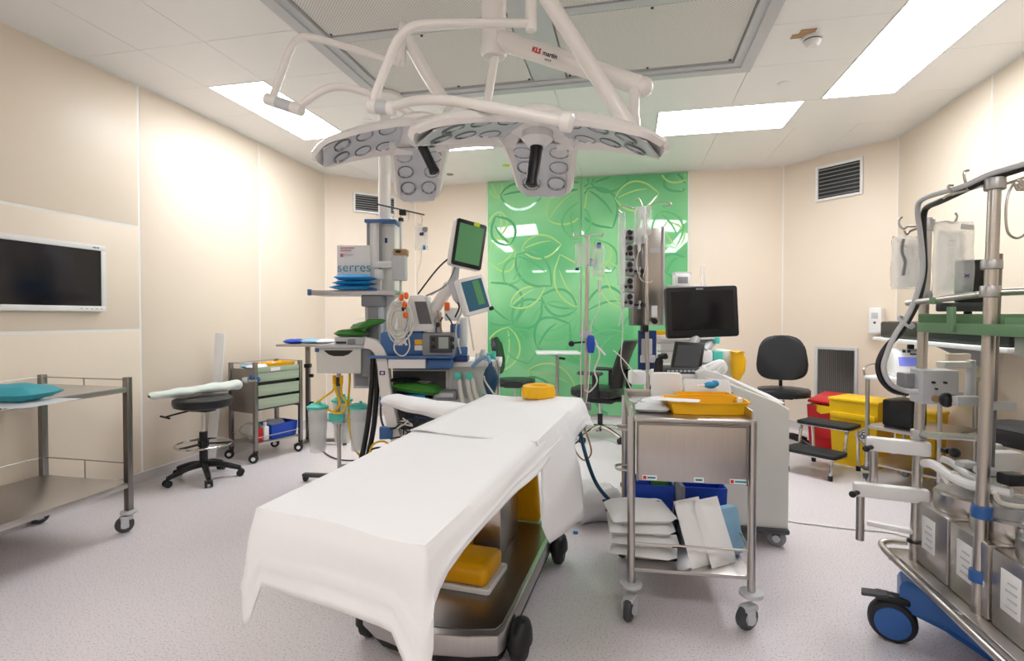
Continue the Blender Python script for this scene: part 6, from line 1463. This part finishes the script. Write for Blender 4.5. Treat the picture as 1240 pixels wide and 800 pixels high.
# white swing brackets on pole A
for (y0, y1, xl, z_) in ((530, 553, 1058, 0), (584, 612, 1042, 0)):
    c = on(A0, A1, (y0 + y1) / 2); l_ = pd(xl, y0 + 8, 2.28)
    d_ = (l_ - c); d_.z = 0
    b = B(); b.box(c + d_ / 2 + V((0, -.02, 0)), (d_.length + .07, .045, .06), .012, rot=rotm(rz=math.atan2(d_.y, d_.x))); br = b.build('swing_bracket', 'white', H_, world=True)
    b = B(); b.cyl(l_ + V((0, 0, -.22)), l_ + V((0, 0, .0)), .016, seg=12); b.build('bracket_rod', 'steel', br, world=True)
    b = B(); b.cyl(l_ + V((-.02, -.03, -.005)), l_ + V((-.05, -.06, -.005)), .010, seg=10); b.sph(l_ + V((-.055, -.065, -.005)), .014); b.build('bracket_screw', 'black', br, world=True)
c = on(A0, A1, 640); l_ = pd(1050, 636, 2.30); d_ = l_ - c; b = B(); b.box(c + d_ / 2, (d_.length, .03, .022), .006, rot=rotm(rz=math.atan2(d_.y, d_.x))); b.build('lower_bracket', 'white', H_, world=True)
Tb('curved_arm', 'white', [on(A0, A1, 560) + V((.02, 0, 0)), pd(1130, 562, 2.1), pd(1150, 575, 2.0), pd(1172, 586, 1.9), pd(1200, 592, 1.8), pd(1225, 596, 1.75)], .018, 10)
Tb('curved_arm', 'white', [pd(1140, 555, 2.15), pd(1152, 560, 2.12), pd(1168, 572, 2.05), pd(1185, 580, 1.98)], .014, 10)
b = B(); cb(b, 1145, 543, 1162, 550, 2.05, .03, .008); b.sph(pd(1156, 548, 2.03), .02); b.build('clamp_knob', 'black', H_, world=True)
for k, (x0, y0, x1, y1, dep, m) in enumerate(((1168, 560, 1186, 568, 2.0, 'lgrey'), (1192, 568, 1214, 577, 1.82, 'lgrey'), (1200, 548, 1240, 572, 1.9, 'white'), (1196, 538, 1216, 552, 1.98, 'lgrey'), (1222, 575, 1245, 590, 1.72, 'black'))):
    b = B(); cb(b, x0, y0, x1, y1, dep, .05, .008); b.build('clamp_block' if m != 'black' else 'clamp_knob', m, H_, world=True)
for k in range(6): Tb('thin_tube', 'hosew', [pd(1196 + 2.5 * k, 574, 1.85), pd(1194 + 3 * k, 582, 1.82), pd(1198 + 2 * k, 588, 1.80)], .004, 6)
# roller pumps
PY = [2.37, 2.14, 1.91, 1.68, 1.45]
for i, y in enumerate(PY):
    pm = W('pump_body', 'steel', (1.17, y - .108, .29), (1.66, y + .108, .545), .010)
    W('pump_label', 'paper', (1.166, y - .03, .37), (1.171, y + .055, .50), .001, pm)
    for q in range(4): W('label_print', 'lgrey', (1.164, y - .02, .39 + .025 * q), (1.167, y + .03 - .01 * (q % 2), .396 + .025 * q), 0, pm)
    W('pump_foot', 'black', (1.20, y - .09, .288), (1.6, y + .09, .295), 0, pm)
    b = B(); b.lathe([(.0, .545), (.112, .545), (.115, .55), (.115, .61), (.108, .618), (.0, .618)], (1.305, y, 0), seg=30); b.build('pump_head', 'steel', pm, world=True)
    b = B(); b.lathe([(.0, .618), (.10, .618), (.104, .622), (.104, .655), (.098, .662), (0, .662)], (1.305, y, 0), seg=30); b.build('head_cover', 'plastic', pm, world=True)
    b = B(); b.lathe([(0, .62), (.035, .62), (.035, .65), (0, .655)], (1.305, y, 0), seg=16); b.build('rotor', 'mgrey', pm, world=True)
    Tb('tube_loop', 'hosew', [(1.20, y - .06, .66), (1.24, y + .06, .665), (1.32, y + .09, .665), (1.38, y, .665), (1.32, y - .08, .67), (1.22, y - .09, .68), (1.19, y - .10, .72)], .008, 8, 5, pm)
Tb('power_cable', 'hosew', [on(B0, B1, 640) + V((.04, 0, 0)), on(B0, B1, 670) + V((.06, -.02, 0)), on(B0, B1, 700) + V((.0, -.03, 0)), on(B0, B1, 725) + V((.05, -.03, 0)), on(B0, B1, 752) + V((.14, -.05, .02)), on(B0, B1, 756) + V((.18, 0, .01))], .007, 8, 6)
for y_ in (655, 762): 
    b = B(); q_ = on(A0, A1, 655) if y_ == 655 else on(B0, B1, 762); b.lathe([(.021, -.004), (.027, -.004), (.027, .004), (.021, .004), (.021, -.004)], q_, seg=16); b.build('cable_tie', 'black', H_, world=True)
W('control_deck', 'lgrey', (1.68, 1.2, .55), (1.76, 2.5, 1.05), .01)
# tall hoses draped over the hooks
hs = thing('pole_hoses', 'black and grey corrugated hoses draped over the heart-lung machine poles', 'hoses', pd(1105, 470, 2.15))
for pts, m, r_ in (([(1262, 196, 1.74), (1225, 208, 1.79), (1196, 217, 1.82), (1170, 229, 1.86), (1140, 243, 1.98), (1124, 250, 2.10), (1119, 258, 2.14), (1118, 275, 2.15), (1119, 305, 2.15), (1119, 330, 2.15), (1113, 360, 2.13), (1104, 380, 2.12), (1090, 402, 2.10), (1072, 422, 2.10), (1064, 440, 2.10), (1067, 458, 2.10), (1080, 472, 2.10), (1098, 476, 2.12)], 'black', .0115),
                   ([(1262, 192, 1.73), (1225, 203, 1.78), (1196, 212, 1.81), (1165, 226, 1.86), (1130, 236, 2.0), (1114, 244, 2.10), (1111, 258, 2.13), (1114, 280, 2.13), (1117, 310, 2.13), (1116, 335, 2.13), (1108, 362, 2.11), (1098, 384, 2.10), (1084, 405, 2.09), (1074, 428, 2.08), (1070, 446, 2.08), (1078, 464, 2.08), (1095, 473, 2.10), (1112, 474, 2.08)], 'lgrey', .0095)):
    b = B(); b.tube([pd(*p) for p in pts], r_, seg=10, smooth=5); b.build('hose', m, hs, world=True)
b = B(); b.lathe([(.030, -.006), (.034, -.006), (.034, .006), (.030, .006), (.030, -.006)], pd(1097, 390, 2.11), seg=16, rot=rotm(rx=.5, ry=.6)); b.build('band', 'lgrey', hs, world=True)
# fluid bags
for k, (x0, y0, x1, y1, dep, lab) in enumerate(((1080, 286, 1114, 350, 2.24, 'clear fluid bag in plastic wrap on the left hook of the heart-lung machine pole'), (1130, 268, 1178, 358, 2.08, 'large graduated fluid bag in plastic wrap between the two steel poles'))):
    g = thing('fluid_bag', lab, 'fluid bag', pd((x0 + x1) / 2, y0, dep), group='wrapped fluid bags')
    kx = dep / F_PX; w_, h_ = (x1 - x0) * kx, (y1 - y0) * kx; c = pd((x0 + x1) / 2, (y0 + y1) / 2, dep)
    Tg = frame(c, RT, (0, 0, 1))
    b = B(); pkg(b, w_, h_, .07, 150 + k, n=14, rough=.6); b.bm.transform(Tg @ M.Translation((0, 0, -.035))); b.build('wrap', 'plastic', g, world=True, ang=80)
    b = B(); pkg(b, w_ * .66, h_ * .80, .05, 155 + k, n=10, rough=.1); b.bm.transform(Tg @ M.Translation((.01 if k == 0 else -.01, -.01, -.025))); b.build('bag', 'clear2', g, world=True, ang=80)
    for q in range(10 if k else 4):
        b = B(); b.box((-w_ * .26, h_ * .28 - q * h_ * .06, .0385), (.018 if q % 2 else .028, .0012, .001)); b.bm.transform(Tg); b.build('scale_mark', 'mgrey', g, world=True)
    if k:
        b = B(); b.box((.02, h_ * .40, .041), (.05, .02, .001), rot=rotm(rz=-.1)); b.bm.transform(Tg); b.build('label', 'paper', g, world=True)
        for a in (.5, -.6):
            b = B(); b.box((.02 , -h_ * .24, .0415), (.022, .004, .001), rot=rotm(rz=a)); b.bm.transform(Tg); b.build('pen_mark', 'purple', g, world=True)
    else:
        b = B(); b.tube([V((-w_ * .34, h_ * .42, .04)), V((-w_ * .40, h_ * .2, .04)), V((-w_ * .28, 0, .04)), V((-w_ * .34, -h_ * .25, .04))], .006, seg=6); b.bm.transform(Tg); b.build('tube', 'mgrey', g, world=True)
# dark monitor behind the big bag, on its own arm
g = thing('perfusion_monitor', 'dark flat monitor behind the fluid bag at the right', 'monitor', pd(1180, 380, 2.15), YAW)
b = B(); cb(b, 1166, 314, 1200, 376, 2.14, .04, .008, yaw=-.3); b.build('panel', 'black', g, world=True)
b = B(); cb(b, 1141, 366, 1192, 377, 2.10, .03, .006, yaw=-.1); b.build('bar', 'dgrey', g, world=True)
b = B(); b.cyl(pd(1172, 376, 2.14), pd(1172, 388, 2.14), .014, seg=10); b.build('stem', 'black', g, world=True)
# perfusionist stool behind
g = thing('perfusionist_chair', 'black high chair with a grey-covered backrest behind the heart-lung machine', 'chair', (1.98, 3.02, 0), D(-70))
star_base(g, .27, 'black', 5, .4, .10)
b = B(); b.cyl((0, 0, .10), (0, 0, .66), .026, seg=14); b.build('gas_lift', 'chrome', g)
b = B(); b.prism(rrect(.46, .46, .16, 6), .08, M.Translation((0, 0, .68)), bev=.03); b.build('seat', 'vinyl', g)
b = B(); b.grid(lambda u, v: V(((u - .5) * .44 * (1 - .25 * abs(2 * v - 1) ** 3), .22 + .05 * v, .80 + .42 * v)), 10, 10, thick=.06); b.build('backrest', 'vinyl', g, ang=70)
b = B(); b.grid(lambda u, v: V(((u - .5) * .40, .175 + .05 * v, .86 + .34 * v)), 6, 6, thick=.006); b.build('backrest_cover', 'lgrey', g, ang=70)
b = B(); b.tube([(0, .1, .67), (0, .29, .68), (0, .31, .85)], .018, seg=8); b.build('back_support', 'black', g)
# floor cable to the machine
b = B(); b.tube([pz(935, 628, .006), pz(980, 634, .006), pz(1030, 640, .006), pz(1075, 644, .006), pz(1100, 650, .006)], .006, seg=6, smooth=5); o = b.build('floor_cable', 'hosew'); tag(o, 'thin white cable lying across the floor to the heart-lung machine', 'cable')
b = B(); b.tube([pz(372, 520, .006), pz(390, 545, .006), pz(410, 556, .006), pz(440, 556, .006), pz(458, 545, .006)], .007, seg=6, smooth=6); o = b.build('floor_cable', 'black'); tag(o, 'black cable curving over the floor behind the suction stand', 'cable')
